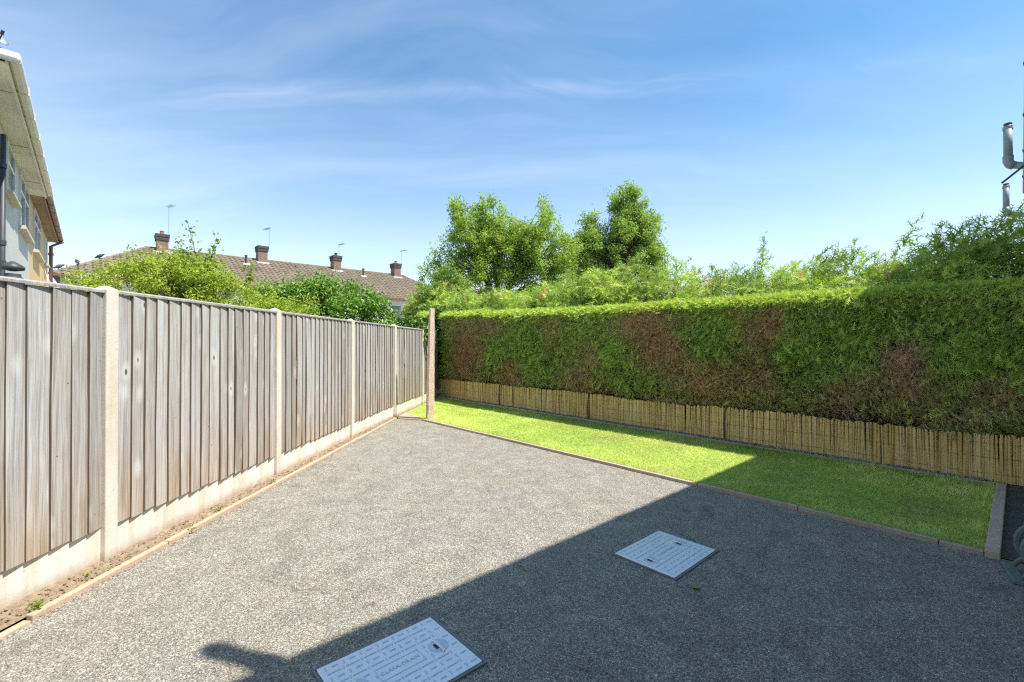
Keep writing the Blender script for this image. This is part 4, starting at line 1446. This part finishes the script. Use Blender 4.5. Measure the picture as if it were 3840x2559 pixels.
def house_left(label, e0, e1, wallmat, wins, near):
    root = thing('house', H((e0 + e1) / 2, WM - 3.5, 0), label, 'house')
    hbox(MB(), e0, e1, WM - 7.0, WM, -0.05, 4.93).build('wall', M[wallmat], root)
    so, gu, fa = ('soffit', 'upvc_cream', 'soffit') if near else ('brown_soffit', 'brown_plastic', 'brown_soffit')
    x0 = e0 - (0.40 if near else 0.0)
    x1 = e1 + (0.0 if near else 0.35)
    om = -0.735 if near else -0.77
    hbox(MB(), x0, x1, WM - 7.4, om - 0.045, 4.932, 4.955).build('soffit', M[so], root)
    hbox(MB(), x0, x1, om - 0.045, om - 0.02, 4.90, 5.10).build('fascia', M[fa], root)
    for k, q in enumerate(np.arange(x0 + 0.9, x1, 2.4)):
        hbox(MB(), q, q + 0.008, WM, om - 0.045, 4.926, 4.932).build('soffit_joint', M['brown_soffit'], root)
    gut = MB()
    lens = 0.95
    q = x0
    prof = [(0.0, 0.075), (0.0, 0.0), (0.03, -0.035), (0.085, -0.035), (0.115, 0.0), (0.115, 0.075), (0.105, 0.075), (0.105, 0.005), (0.08, -0.025), (0.035, -0.025), (0.01, 0.005), (0.01, 0.075)]
    while q < x1 - 0.01:
        q2 = min(q + lens, x1)
        mb = MB()
        for ee_ in (q + 0.002, q2 - 0.002):
            mb.v += [H(ee_, om - 0.02 + a, 5.0 + b) for a, b in prof]
        kk = len(prof)
        for i in range(kk):
            mb.f.append((i, (i + 1) % kk, kk + (i + 1) % kk, kk + i)); mb.m.append(0)
        mb.f.append(tuple(range(kk - 1, -1, -1))); mb.m.append(0)
        mb.f.append(tuple(range(kk, 2 * kk))); mb.m.append(0)
        mb.build('gutter', M[gu], root)
        jb = MB()
        hbox(jb, q2 - 0.02, q2 + 0.02, om - 0.015, om + 0.102, 4.955, 5.08)
        jb.build('gutter_bracket', M[gu], root, bevel=0.01)
        q = q2
    if near:   # return gutter round the near corner
        mb = MB()
        hbox(mb, x0 - 0.11, x0 - 0.004, om - 3.0, om + 0.095, 4.965, 5.075)
        mb.build('gutter', M['upvc'], root, bevel=0.03)
    # roof
    rf = MB()
    mid = WM - 3.5
    ea = x0 + (3.6 if near else 0)
    eb = x1 - (0 if near else 3.6)
    vs = [H(x0, om + 0.03, 5.09), H(x1, om + 0.03, 5.09), H(x1, WM - 7.4, 5.09), H(x0, WM - 7.4, 5.09), H(ea, mid, 7.6), H(eb, mid, 7.6)]
    rf.add(vs, [(0, 1, 5, 4), (2, 3, 4, 5), (0, 4, 3), (1, 2, 5), (0, 3, 2, 1)])
    rf.build('roof', M['tile'], root)
    for (a, b, z0, z1, mull) in wins:
        w = MB()
        t = 0.05
        pr = WM + 0.012
        for (p0, p1, q0, q1) in ((a, b, z0, z0 + t), (a, b, z1 - t, z1), (a, a + t, z0 + t, z1 - t), (b - t, b, z0 + t, z1 - t)):
            hbox(w, p0, p1, WM - 0.03, pr + 0.02, q0, q1)
        for mu in range(1, mull + 1):
            c = a + (b - a) * mu / (mull + 1)
            hbox(w, c - 0.03, c + 0.03, WM - 0.03, pr + 0.018, z0 + t, z1 - t)
        hbox(w, a + t, b - t, WM - 0.03, pr + 0.016, z1 - 0.36, z1 - 0.31)
        win = w.build('window', M['upvc'], root)
        hbox(MB(), a + t, b - t, WM - 0.02, WM + 0.006, z0 + t, z1 - t).build('pane', M['glass'], win)
        hbox(MB(), a - 0.08, b + 0.08, WM - 0.02, WM + 0.11, z0 - 0.07, z0 - 0.003).build('sill', M['sill'], win, bevel=0.006)
    return root


hl = house_left('pale rendered house with cream gutter above the left end of the fence', 8.75, E_MID, 'render_white',
                [(11.15, 12.15, 4.02, 4.86, 0), (13.1, 14.8, 3.80, 4.86, 1), (13.0, 14.8, 1.0, 2.2, 1)], True)
hy = house_left('yellow rendered house half with brown gutter joined to the pale house', E_MID, 21.6, 'render_yellow',
                [(16.2, 18.1, 3.80, 4.86, 1), (20.0, 20.5, 3.95, 4.75, 0), (16.2, 18.1, 1.0, 2.2, 1)], False)
pp_ = MB()
pp_.tube([H(10.12, WM + 0.075, 0.0), H(10.12, WM + 0.075, 4.60)], 0.032, 12)
pipe = pp_.build('soil_pipe', M['pipe_dark'], hl, smooth=True)
for zc in (4.1, 2.95, 2.65, 2.3, 1.2):
    MB().tube([H(10.12, WM + 0.075, zc), H(10.12, WM + 0.075, zc + 0.07)], 0.042, 12).build('collar', M['pipe_dark'], pipe)
dp = MB()
dp.tube([H(21.75, om_ := WM + 0.36, 4.96), H(21.7, WM + 0.07, 4.75), H(21.7, WM + 0.07, 0.0)], 0.05, 10)
dp.build('downpipe', M['brown_plastic'], hy, smooth=True)
MB().tube([H(21.7, WM + 0.07, 4.45), H(21.7, WM + 0.07, 4.53)], 0.07, 10).build('collar', M['brown_plastic'], hy)
hp = thing('flue_cowl', H(9.64, WM + 0.22, 2.35), 'dark cowl on a short flue just above the fence at the left edge', 'cowl')
hq = H(9.64, WM + 0.22, 1.88)
MB().lathe(hq, (0, 0, 1), [(-2.0, 0.075), (0.42, 0.075), (0.44, 0.12), (0.52, 0.13), (0.56, 0.09), (0.6, 0.085)], 14).build('flue', M['pipe_dark'], hp)
MB().lathe((hq[0], hq[1], 2.52), (0, 0, 1), [(0, 0.04), (0.02, 0.12), (0.06, 0.13), (0.11, 0.07), (0.14, 0.02)], 14).build('cap', M['pipe_dark'], hp, smooth=True)

# small aerial dish over the gutter corner
ds = thing('satellite_dish', H(8.35, -0.95, 5.05), 'small grey dish and bracket on the roof corner at the left edge', 'dish')
o_ = np.array(H(8.42, -0.86, 5.24))
MB().lathe(o_, (0.6, -0.1, 0.45), [(0, 0.012), (0.008, 0.06), (0.022, 0.10), (0.026, 0.105), (0.014, 0.06), (0.006, 0.012)], 18).build('dish', M['pipe_grey'], ds, smooth=True)
MB().tube([o_ - [0, 0, 0.3], o_ - [0.03, 0, 0.03]], 0.016, 8).build('bracket', M['pipe_dark'], ds)
MB().tube([o_ - [0, 0, 0.1], o_ + [0.10, -0.02, 0.05]], 0.008, 6).build('feed_arm', M['pipe_dark'], ds)
MB().tube([o_ + [0.09, -0.02, 0.04], o_ + [0.12, -0.03, 0.08]], 0.017, 8).build('feed_horn', M['pipe_dark'], ds)
# line from the house to the fence
a_ = np.array(H(19.9, WM + 0.02, 3.75)); b_ = np.array([-2.72, 3.0, 1.80])
wl_ = [a_ * (1 - t) + b_ * t - np.array([0, 0, 0.25 * 4 * t * (1 - t)]) for t in np.linspace(0, 1, 24)]
tag(MB().tube(wl_, 0.006, 5).build('cable', M['upvc']), 'thin pale cable sagging from the yellow house down to the fence', 'cable')

# =================================================================== TERRACE BEHIND
R0 = np.array([-22.9, 28.5])
RIDGE, EAVE, HALF, HIP, TL = 7.5, 5.0, 4.2, 4.0, 17.7


def Tc(t, q, z):
    p = R0 + NV * t + DV * q
    return (p[0], p[1], z)


ter = thing('terrace_house', Tc(TL / 2, 0, 0), 'row of white houses under a long brown tiled roof behind the shrubs', 'house')
tw_ = MB()
c_ = Tc(TL / 2, 0, 2.45)
TAX = [(*NV, 0), (*DV, 0), (0, 0, 1)]
tw_.obox(c_, TAX, [TL / 2 + HIP - 0.35, HALF - 0.4, 2.5])
tw_.build('wall', M['upvc'], ter)
rf = MB()
vs = [Tc(-HIP, HALF, EAVE), Tc(TL + HIP, HALF, EAVE), Tc(TL + HIP, -HALF, EAVE), Tc(-HIP, -HALF, EAVE), Tc(0, 0, RIDGE), Tc(TL, 0, RIDGE)]
rf.add(vs, [(0, 1, 5, 4), (2, 3, 4, 5), (3, 0, 4), (1, 2, 5), (0, 3, 2, 1)])
roof = rf.build('roof', M['tile'], ter)
# pantile: one shape, laid in courses
tw, tlx = 0.33, 0.40
tv, tf = [], []
pr = [(0, 0.012), (0.05, 0.045), (0.11, 0.055), (0.17, 0.040), (0.22, 0.010), (0.28, 0.0), (0.33, 0.012)]
for yv in (0, tlx):
    for (x, z) in pr:
        tv.append((x - tw / 2, yv, z + (0.030 if yv else 0.004)))
for (x, z) in pr:
    tv.append((x - tw / 2, tlx, z - 0.005))
kp = len(pr)
for i in range(kp - 1):
    tf.append((i, i + 1, kp + i + 1, kp + i))
    tf.append((kp + i, kp + i + 1, 2 * kp + i + 1, 2 * kp + i))
tme = bpy.data.meshes.new('roof_tile')
tme.from_pydata(tv, [], tf)
tme.materials.append(M['tile'])
SL = math.hypot(HALF, RIDGE - EAVE)
down = np.array([DV[0] * HALF, DV[1] * HALF, EAVE - RIDGE]) / SL
along = np.array([NV[0], NV[1], 0.0])
nrm = np.cross(along, -down)
if nrm[2] < 0: nrm = -nrm
rows_ = 14
ex_ = SL / rows_
spots = []
for r in range(rows_):
    s = r * ex_
    f = (s + ex_ * 0.5) / SL
    x = -HIP * f + 0.10
    while x < TL + HIP * f - 0.10:
        spots.append((x, s))
        x += tw * 0.93
order = sorted(spots, key=lambda q: (abs(q[0] - 8.0) + 0.9 * q[1]))
near_t = set(order[:300])
farv = MB()
for (x, s) in spots:
    o3 = np.array(Tc(x, 0, RIDGE)) + down * (s - 0.02) + nrm * 0.012
    mt = Matrix(((along[0], down[0], nrm[0], o3[0]), (along[1], down[1], nrm[1], o3[1]), (along[2], down[2], nrm[2], o3[2]), (0, 0, 0, 1)))
    mt = mt @ Matrix.Rotation(random.gauss(0, 0.008), 4, 'Z')
    if (x, s) in near_t:
        o = bpy.data.objects.new('roof_tile', tme)
        COL.objects.link(o)
        o['base'] = [0, 0, 0]
        o.parent = roof
        o.matrix_basis = mt
    else:
        farv.add([mt @ Vector(v) for v in tv], tf)
tag(farv.build('further_tiles', M['tile'], roof), kind='stuff')
rt = MB()
rt.tube([Tc(-0.1, 0, RIDGE + 0.01), Tc(TL + 0.1, 0, RIDGE + 0.01)], 0.11, 8)
rt.build('ridge_tiles', M['tile'], roof)
for (aa, bb) in (((0, 0, RIDGE), (-HIP, HALF, EAVE)), ((TL, 0, RIDGE), (TL + HIP, HALF, EAVE)), ((0, 0, RIDGE), (-HIP, -HALF, EAVE))):
    MB().tube([Tc(*aa), Tc(*bb)], 0.10, 8).build('hip_tiles', M['tile'], roof)
gt = MB()
gt.obox(Tc(TL / 2, HALF + 0.04, EAVE - 0.03), TAX, [TL / 2 + HIP, 0.05, 0.05])
gt.build('gutter', M['brown_plastic'], ter)
for (t0, w2, z0, z1) in ((15.1, 0.45, 3.35, 4.55), (12.6, 0.8, 3.4, 4.6), (9.6, 0.8, 3.4, 4.6), (6.3, 0.8, 3.4, 4.6), (2.6, 0.8, 3.4, 4.6), (17.9, 0.6, 3.4, 4.5)):
    w = MB()
    fp = HALF - 0.4
    for (a, b, c, d) in ((-w2, w2, z0, z0 + .07), (-w2, w2, z1 - .07, z1), (-w2, -w2 + .07, z0 + .07, z1 - .07), (w2 - .07, w2, z0 + .07, z1 - .07), (-w2 + .07, w2 - .07, z1 - .45, z1 - .39)):
        w.obox(Tc(t0 + (a + b) / 2, fp + 0.02, (c + d) / 2), TAX, [abs(b - a) / 2, 0.04, abs(d - c) / 2])
    win = w.build('window', M['upvc'], ter)
    pn = MB()
    pn.obox(Tc(t0, fp + 0.012, (z0 + z1) / 2), TAX, [w2 - .07, 0.02, (z1 - z0) / 2 - .07])
    pn.build('pane', M['glass'], win)
CH = [(0.75, 'brick chimney at the left hip of the long roof', 0.88), (6.46, 'second brick chimney from the left on the long roof', 0.95), (11.78, 'third brick chimney from the left, with a single pot', 0.95), (17.0, 'rightmost brick chimney of the long roof', 0.95)]
for i, (t, lb, hh) in enumerate(CH):
    ch = thing('chimney', Tc(t, 0.1, RIDGE), lb, 'chimney', 'chimneys on the long roof')
    z0, z1 = RIDGE - 0.45, RIDGE + hh
    MB().obox(Tc(t, 0.1, (z0 + z1 - 0.36) / 2), TAX, [0.30, 0.36, (z1 - 0.36 - z0) / 2]).build('stack', M['render_brick'], ch)
    cpx = MB()
    cpx.obox(Tc(t, 0.1, z1 - 0.26), TAX, [0.345, 0.405, 0.10])
    cpx.build('corbel', M['soot_brick'], ch, bevel=0.01)
    MB().obox(Tc(t, 0.1, z1 - 0.06), TAX, [0.37, 0.43, 0.10]).build('cap', M['soot_brick'], ch, bevel=0.02)
    if i in (0, 2, 3):
        MB().lathe(Tc(t, 0.1, z1 + 0.03), (0, 0, 1), [(0, 0.15), (0.04, 0.13), (0.20, 0.11), (0.24, 0.13), (0.26, 0.11)], 12).build('pot', M['terracotta'] if i != 2 else M['soot_brick'], ch)
    else:
        for s in (-0.14, 0.16):
            MB().lathe(Tc(t + s, 0.1, z1 + 0.03), (0, 0, 1), [(0, 0.11), (0.04, 0.10), (0.08, 0.10)], 10).build('pot', M['terracotta'], ch)
    fl = MB()
    for s0_ in (0.47,):
        o3 = np.array(Tc(t, 0, RIDGE)) + down * (s0_ + 0.12) + nrm * 0.075
        fl.obox(o3, [along, down, nrm], [0.40, 0.17, 0.012])
    fl.build('flashing', M['lead'], ch)
# vent pipes through the slope
for t, lb in ((5.3, 'dark vent pipe through the roof slope, left of the second chimney'), (13.7, 'dark vent pipe through the roof slope, right of the third chimney')):
    vp = thing('vent_pipe', Tc(t, 0.9, RIDGE - 0.53), lb, 'vent pipe', 'vent pipes on the long roof')
    c3 = Tc(t, 0.9, RIDGE - 0.6)
    MB().lathe(c3, (0, 0, 1), [(0, 0.07), (0.62, 0.07), (0.62, 0.095), (0.72, 0.095)], 10).build('pipe', M['pipe_dark'], vp)
    o3 = np.array(Tc(t, 0, RIDGE)) + down * 1.12 + nrm * 0.08
    MB().obox(o3, [along, down, nrm], [0.22, 0.20, 0.012]).build('flashing', M['lead'], vp)


def aerial(label, t, h, kind):
    z0 = RIDGE + 0.7
    root = thing('television_aerial', Tc(t, 0.1, z0), label, 'aerial', 'aerials on the chimneys')
    p = np.array(Tc(t + 0.34, 0.1, 0))
    MB().tube([p + [0, 0, z0], p + [0, 0, z0 + h]], 0.009, 6).build('mast', M['alu'], root)
    b = MB()
    dirx = np.array([0.8, -0.55, 0.05]) * (1 if kind else -1)
    tip = p + [0, 0, z0 + h - 0.03]
    b.tube([tip - dirx * 0.15, tip + dirx * 0.55], 0.012, 6)
    b.build('boom', M['alu'], root)
    for k in range(7):
        q = tip + dirx * (0.0 + 0.11 * k)
        s = np.cross(dirx, [0, 0, 1]); s /= np.linalg.norm(s)
        MB().tube([q - s * 0.16, q + s * 0.16], 0.010, 5).build('element', M['alu'], root)


aerial('aerial on a tall mast at the leftmost chimney', 0.75, 2.1, 1)
aerial('aerial above the second chimney from the left', 6.6, 1.75, 0)
aerial('aerial above the third chimney with one pot', 11.7, 1.25, 1)
aerial('aerial above the rightmost chimney', 17.2, 1.5, 1)


def bird(label, loc, yaw, s=1.0):
    mb = MB()
    o = np.array(loc)
    ax = np.array([math.cos(yaw), math.sin(yaw), 0.55]); ax /= np.linalg.norm(ax)
    prof = [(-0.20, 0.012), (-0.17, 0.035), (-0.10, 0.045), (-0.02, 0.075), (0.06, 0.08), (0.12, 0.060), (0.155, 0.038), (0.19, 0.042), (0.22, 0.036), (0.24, 0.012), (0.265, 0.003)]
    mb.lathe(o + [0, 0, 0.14 * s], ax, [(a * s, b * s) for a, b in prof], 12)
    for k in (-1, 1):
        sd = np.array([-ax[1], ax[0], 0]) * 0.025 * k * s
        mb.tube([o + sd + [0, 0, 0.1 * s], o + sd], 0.008 * s, 5)
    tag(mb.build('pigeon', M['bird'], smooth=True), label, 'bird', 'birds on the hip of the roof')


for f, yaw, lb in ((0.93, 1.2, 'dark bird upright on the roof hip, lowest and leftmost of three'), (0.76, 2.6, 'dark bird perched in the middle of three on the roof hip'), (0.55, 0.4, 'dark bird perched highest of three on the roof hip')):
    q = Tc(-HIP * f, HALF * f, RIDGE + (EAVE - RIDGE) * f + 0.08)
    bird(lb, q, yaw, 1.15)

# =================================================================== HOUSE ON THE RIGHT (casts the shade)
WD, GD, EH = 0.70, 0.085, 4.93
hr = thing('house', P(3, 4, 0), 'house at the right edge, with brown gutter, whose shadow lies across the drive', 'house')
MB().nd(-8.4, 15.5, WD, WD + 7.0, -0.05, EH - 0.03).build('wall', M['render_white'], hr)
MB().nd(-8.7, 15.8, GD + 0.10, WD + 7.4, EH - 0.028, EH - 0.005).build('soffit', M['brown_soffit'], hr)
MB().nd(-8.7, 15.8, GD + 0.075, GD + 0.10, EH - 0.06, EH + 0.12).build('fascia', M['brown_soffit'], hr)
for q in np.arange(-8.6, 15.6, 1.9):
    MB().tube([P(q + 0.004, GD + 0.02, EH + 0.03), P(min(q + 1.896, 15.7), GD + 0.02, EH + 0.03)], 0.055, 10).build('gutter', M['brown_plastic'], hr)
    MB().tube([P(q - 0.03, GD + 0.02, EH + 0.03), P(q + 0.03, GD + 0.02, EH + 0.03)], 0.066, 10).build('gutter_joint', M['brown_plastic'], hr)
rr = MB()
vs = [P(-8.7, GD + 0.03, EH + 0.08), P(15.8, GD + 0.03, EH + 0.08), P(15.8, WD + 7.4, EH + 0.08), P(-8.7, WD + 7.4, EH + 0.08), P(-8.7, WD + 3.6, EH + 2.5), P(15.8, WD + 3.6, EH + 2.5)]
rr.add(vs, [(0, 4, 5, 1), (2, 5, 4, 3), (0, 3, 4), (1, 5, 2), (0, 1, 2, 3)])
rr.build('roof', M['tile'], hr)
for (n0, n1, z0, z1) in ((2.2, 3.6, 3.5, 4.6), (8.6, 10, 3.5, 4.6), (-1.4, 0.4, 1.0, 2.2)):
    w = MB()
    for (a, b, c, d) in ((n0, n1, z0, z0 + .06), (n0, n1, z1 - .06, z1), (n0, n0 + .06, z0 + .06, z1 - .06), (n1 - .06, n1, z0 + .06, z1 - .06), ((n0 + n1) / 2 - .03, (n0 + n1) / 2 + .03, z0 + .06, z1 - .06)):
        w.nd(a, b, WD - 0.03, WD + 0.03, c, d)
    win = w.build('window', M['upvc'], hr)
    MB().nd(n0 + .06, n1 - .06, WD - 0.012, WD + 0.03, z0 + .06, z1 - .06).build('pane', M['glass'], win)


def vent_stack(label, n, top, dd=0.0):
    root = thing('vent_stack', P(n, WD - 0.08, 0), label, 'vent pipe', 'grey vent pipes on the right house')
    r = 0.056
    zb = top - 0.62
    st = MB()
    st.tube([P(n, dd, zb), P(n, dd, top - 0.04)], r, 14)
    st.build('upright', M['pipe_grey'], root, smooth=True)
    MB().tube([P(n, dd, top - 0.10), P(n, dd, top - 0.05)], r * 1.14, 14).build('collar', M['pipe_grey'], root)
    MB().lathe(P(n, dd, top - 0.045), (0, 0, 1), [(0, r * .8), (0.02, r * 0.8), (0.03, r * 0.95), (0.05, r * 0.9), (0.055, r * 0.3)], 14).build('cage_cap', M['pipe_dark'], root)
    el = MB()
    el.tube([P(n, dd, zb + 0.08), P(n, dd, zb - 0.01), P(n, dd + 0.02, zb - 0.06), P(n, dd + 0.07, zb - 0.10)], r * 1.18, 14)
    el.build('elbow', M['pipe_grey'], root, smooth=True)
    MB().tube([P(n, dd + 0.04, zb - 0.08), P(n, WD - 0.12, zb - 0.30)], r, 14).build('offset_pipe', M['pipe_grey'], root, smooth=True)
    MB().tube([P(n, WD - 0.12, zb - 0.27), P(n, WD - 0.075, zb - 0.36), P(n, WD - 0.075, 0)], r, 14).build('stack', M['pipe_grey'], root, smooth=True)


vent_stack('grey vent pipe with an elbow standing out at the upper right edge', 11.15, 5.13, -0.12)
vent_stack('smaller grey vent pipe rising out of the conifer at the right edge', 15.4, 5.15, -0.20)
vent_stack('vent pipe out of view whose shadow reaches over the drive at the bottom', 1.86, 5.13, -0.19)
# cable stay
tag(MB().tube([P(10.9, -0.19, 4.10), P(10.9, 0.5, 4.72)], 0.016, 6).build('stay_rod', M['pipe_dark']), 'thin dark rod slanting up at the upper right edge', 'rod')

# =================================================================== HOSE REEL
rl = thing('hose_reel', (3.31, 2.78, 0), 'sage green plastic hose reel cut off by the right edge', 'hose reel')
c0 = np.array([3.325, 2.80, 0.20])
axr = np.array([-0.62, -0.78, 0.0]); axr /= np.linalg.norm(axr)
for s in (-0.085, 0.085):
    MB().lathe(c0 + axr * (s - 0.008), axr, [(0, 0.150), (0.004, 0.158), (0.014, 0.158), (0.018, 0.150), (0.018, 0.132), (0.010, 0.126), (0.010, 0.05), (0.018, 0.045)], 32).build('flange', M['reel_green'], rl, smooth=False)
MB().lathe(c0 - axr * 0.08, axr, [(0, 0.06), (0.16, 0.06)], 20).build('drum', M['reel_dark'], rl)
hs = MB()
pts = []
sx_ = np.cross(axr, [0, 0, 1])
for k in range(260):
    w = k * 2 * math.pi / 26
    r = 0.085 + 0.014 * (k // 130)
    pts.append(c0 + axr * (-0.07 + 0.14 * ((k % 130) / 130)) + sx_ * math.cos(w) * r + np.array([0, 0, 1]) * math.sin(w) * r)
hs.tube(pts, 0.0085, 6)
hs.build('hose', M['hose'], rl, smooth=True)
for s in (-0.115, 0.115):
    f_ = MB()
    cc = c0 + axr * s
    f_.tube([cc + sx_ * 0.17 + [0, 0, -0.19], cc + [0, 0, 0.03], cc - sx_ * 0.17 + [0, 0, -0.19]], 0.016, 8)
    f_.build('frame', M['reel_green'], rl, smooth=True)
for s in (-0.17, 0.17):
    f_ = MB()
    f_.obox(c0 + sx_ * s + [0, 0, -0.185], [axr, sx_, (0, 0, 1)], [0.15, 0.032, 0.015])
    f_.build('foot', M['reel_green'], rl, bevel=0.008)
MB().tube([c0 + axr * 0.10, c0 + axr * 0.15, c0 + axr * 0.15 + [0, 0, 0.10], c0 + axr * 0.21 + [0, 0, 0.10]], 0.011, 8).build('crank', M['reel_dark'], rl, smooth=True)

# =================================================================== SMALL THINGS
def weed(label, x, y, z, n, r, size):
    root = thing('weed', (x, y, z), label, 'weed', 'weeds in the soil strip')
    p = np.column_stack([rng.normal(x, r, n), rng.normal(y, r * 1.5, n), z + rng.uniform(0, 0.02, n)])
    V_, T_, k_ = leaves(p, rng.uniform(0.7, 1.3, n) * size, 0.5, 0.5, 0.15)
    tag(big_mesh('leaf_rosette', V_, T_, M['weed'], root, {'tint': np.repeat(np.clip(rng.normal(0.6, 0.2, n), 0, 1), k_)}), kind='stuff')


weed('largest weed in the soil strip, nearest the bottom left corner', -2.60, 2.50, 0.035, 40, 0.014, 0.022)
weed('small weed in the soil strip just in front of the nearest fence post', -2.63, 2.82, 0.04, 18, 0.010, 0.018)
weed('small weed in the soil strip midway between the first two posts', -2.535, 3.95, 0.04, 26, 0.011, 0.02)
weed('weed on the edging by the second fence post', -2.485, 4.72, 0.035, 22, 0.010, 0.02)
weed('green tuft where the edging meets the fence near the clothes post', -2.27, 9.0, 0.02, 30, 0.02, 0.04)
weed('bright weed lying on the edging left of the first post gap', -2.485, 3.55, 0.032, 16, 0.010, 0.02)
lf = MB()
lc = np.array([1.11, 2.755, 0.012])
ot = [(0.0, -0.035), (0.012, -0.018), (0.022, -0.012), (0.018, 0.004), (0.026, 0.016), (0.010, 0.020), (0.0, 0.036), (-0.010, 0.018), (-0.024, 0.014), (-0.016, 0.002), (-0.022, -0.014), (-0.010, -0.018)]
vs = [lc + [a * 0.3 + b * 0.95, a * 0.95 - b * 0.3, 0.004 * abs(math.sin(40 * a))] for a, b in ot]
vs += [v - np.array([0, 0, 0.001]) for v in vs]
kk = len(ot)
lf.add(vs, [tuple(range(kk)), tuple(range(2 * kk - 1, kk - 1, -1))] + [(i, (i + 1) % kk, kk + (i + 1) % kk, kk + i) for i in range(kk)])
M['leaf_single'] = simple('fallen_leaf', (0.16, 0.25, 0.06), 0.7, 0.15, 30)
tag(lf.build('fallen_leaf', M['leaf_single']), 'single green leaf lying on the shaded tarmac below the manhole cover', 'leaf')
tg = MB()
tc_ = np.array([-0.79, 2.575, 0.008])
tg.tube([tc_ + [-0.03, 0.004, 0], tc_ + [0, 0.010, 0.004], tc_ + [0.028, 0.002, 0]], [0.0018, 0.002, 0.0014], 5)
tag(tg.build('twig', M['brown_plastic']), 'tiny curved brown twig on the sunlit tarmac', 'twig')
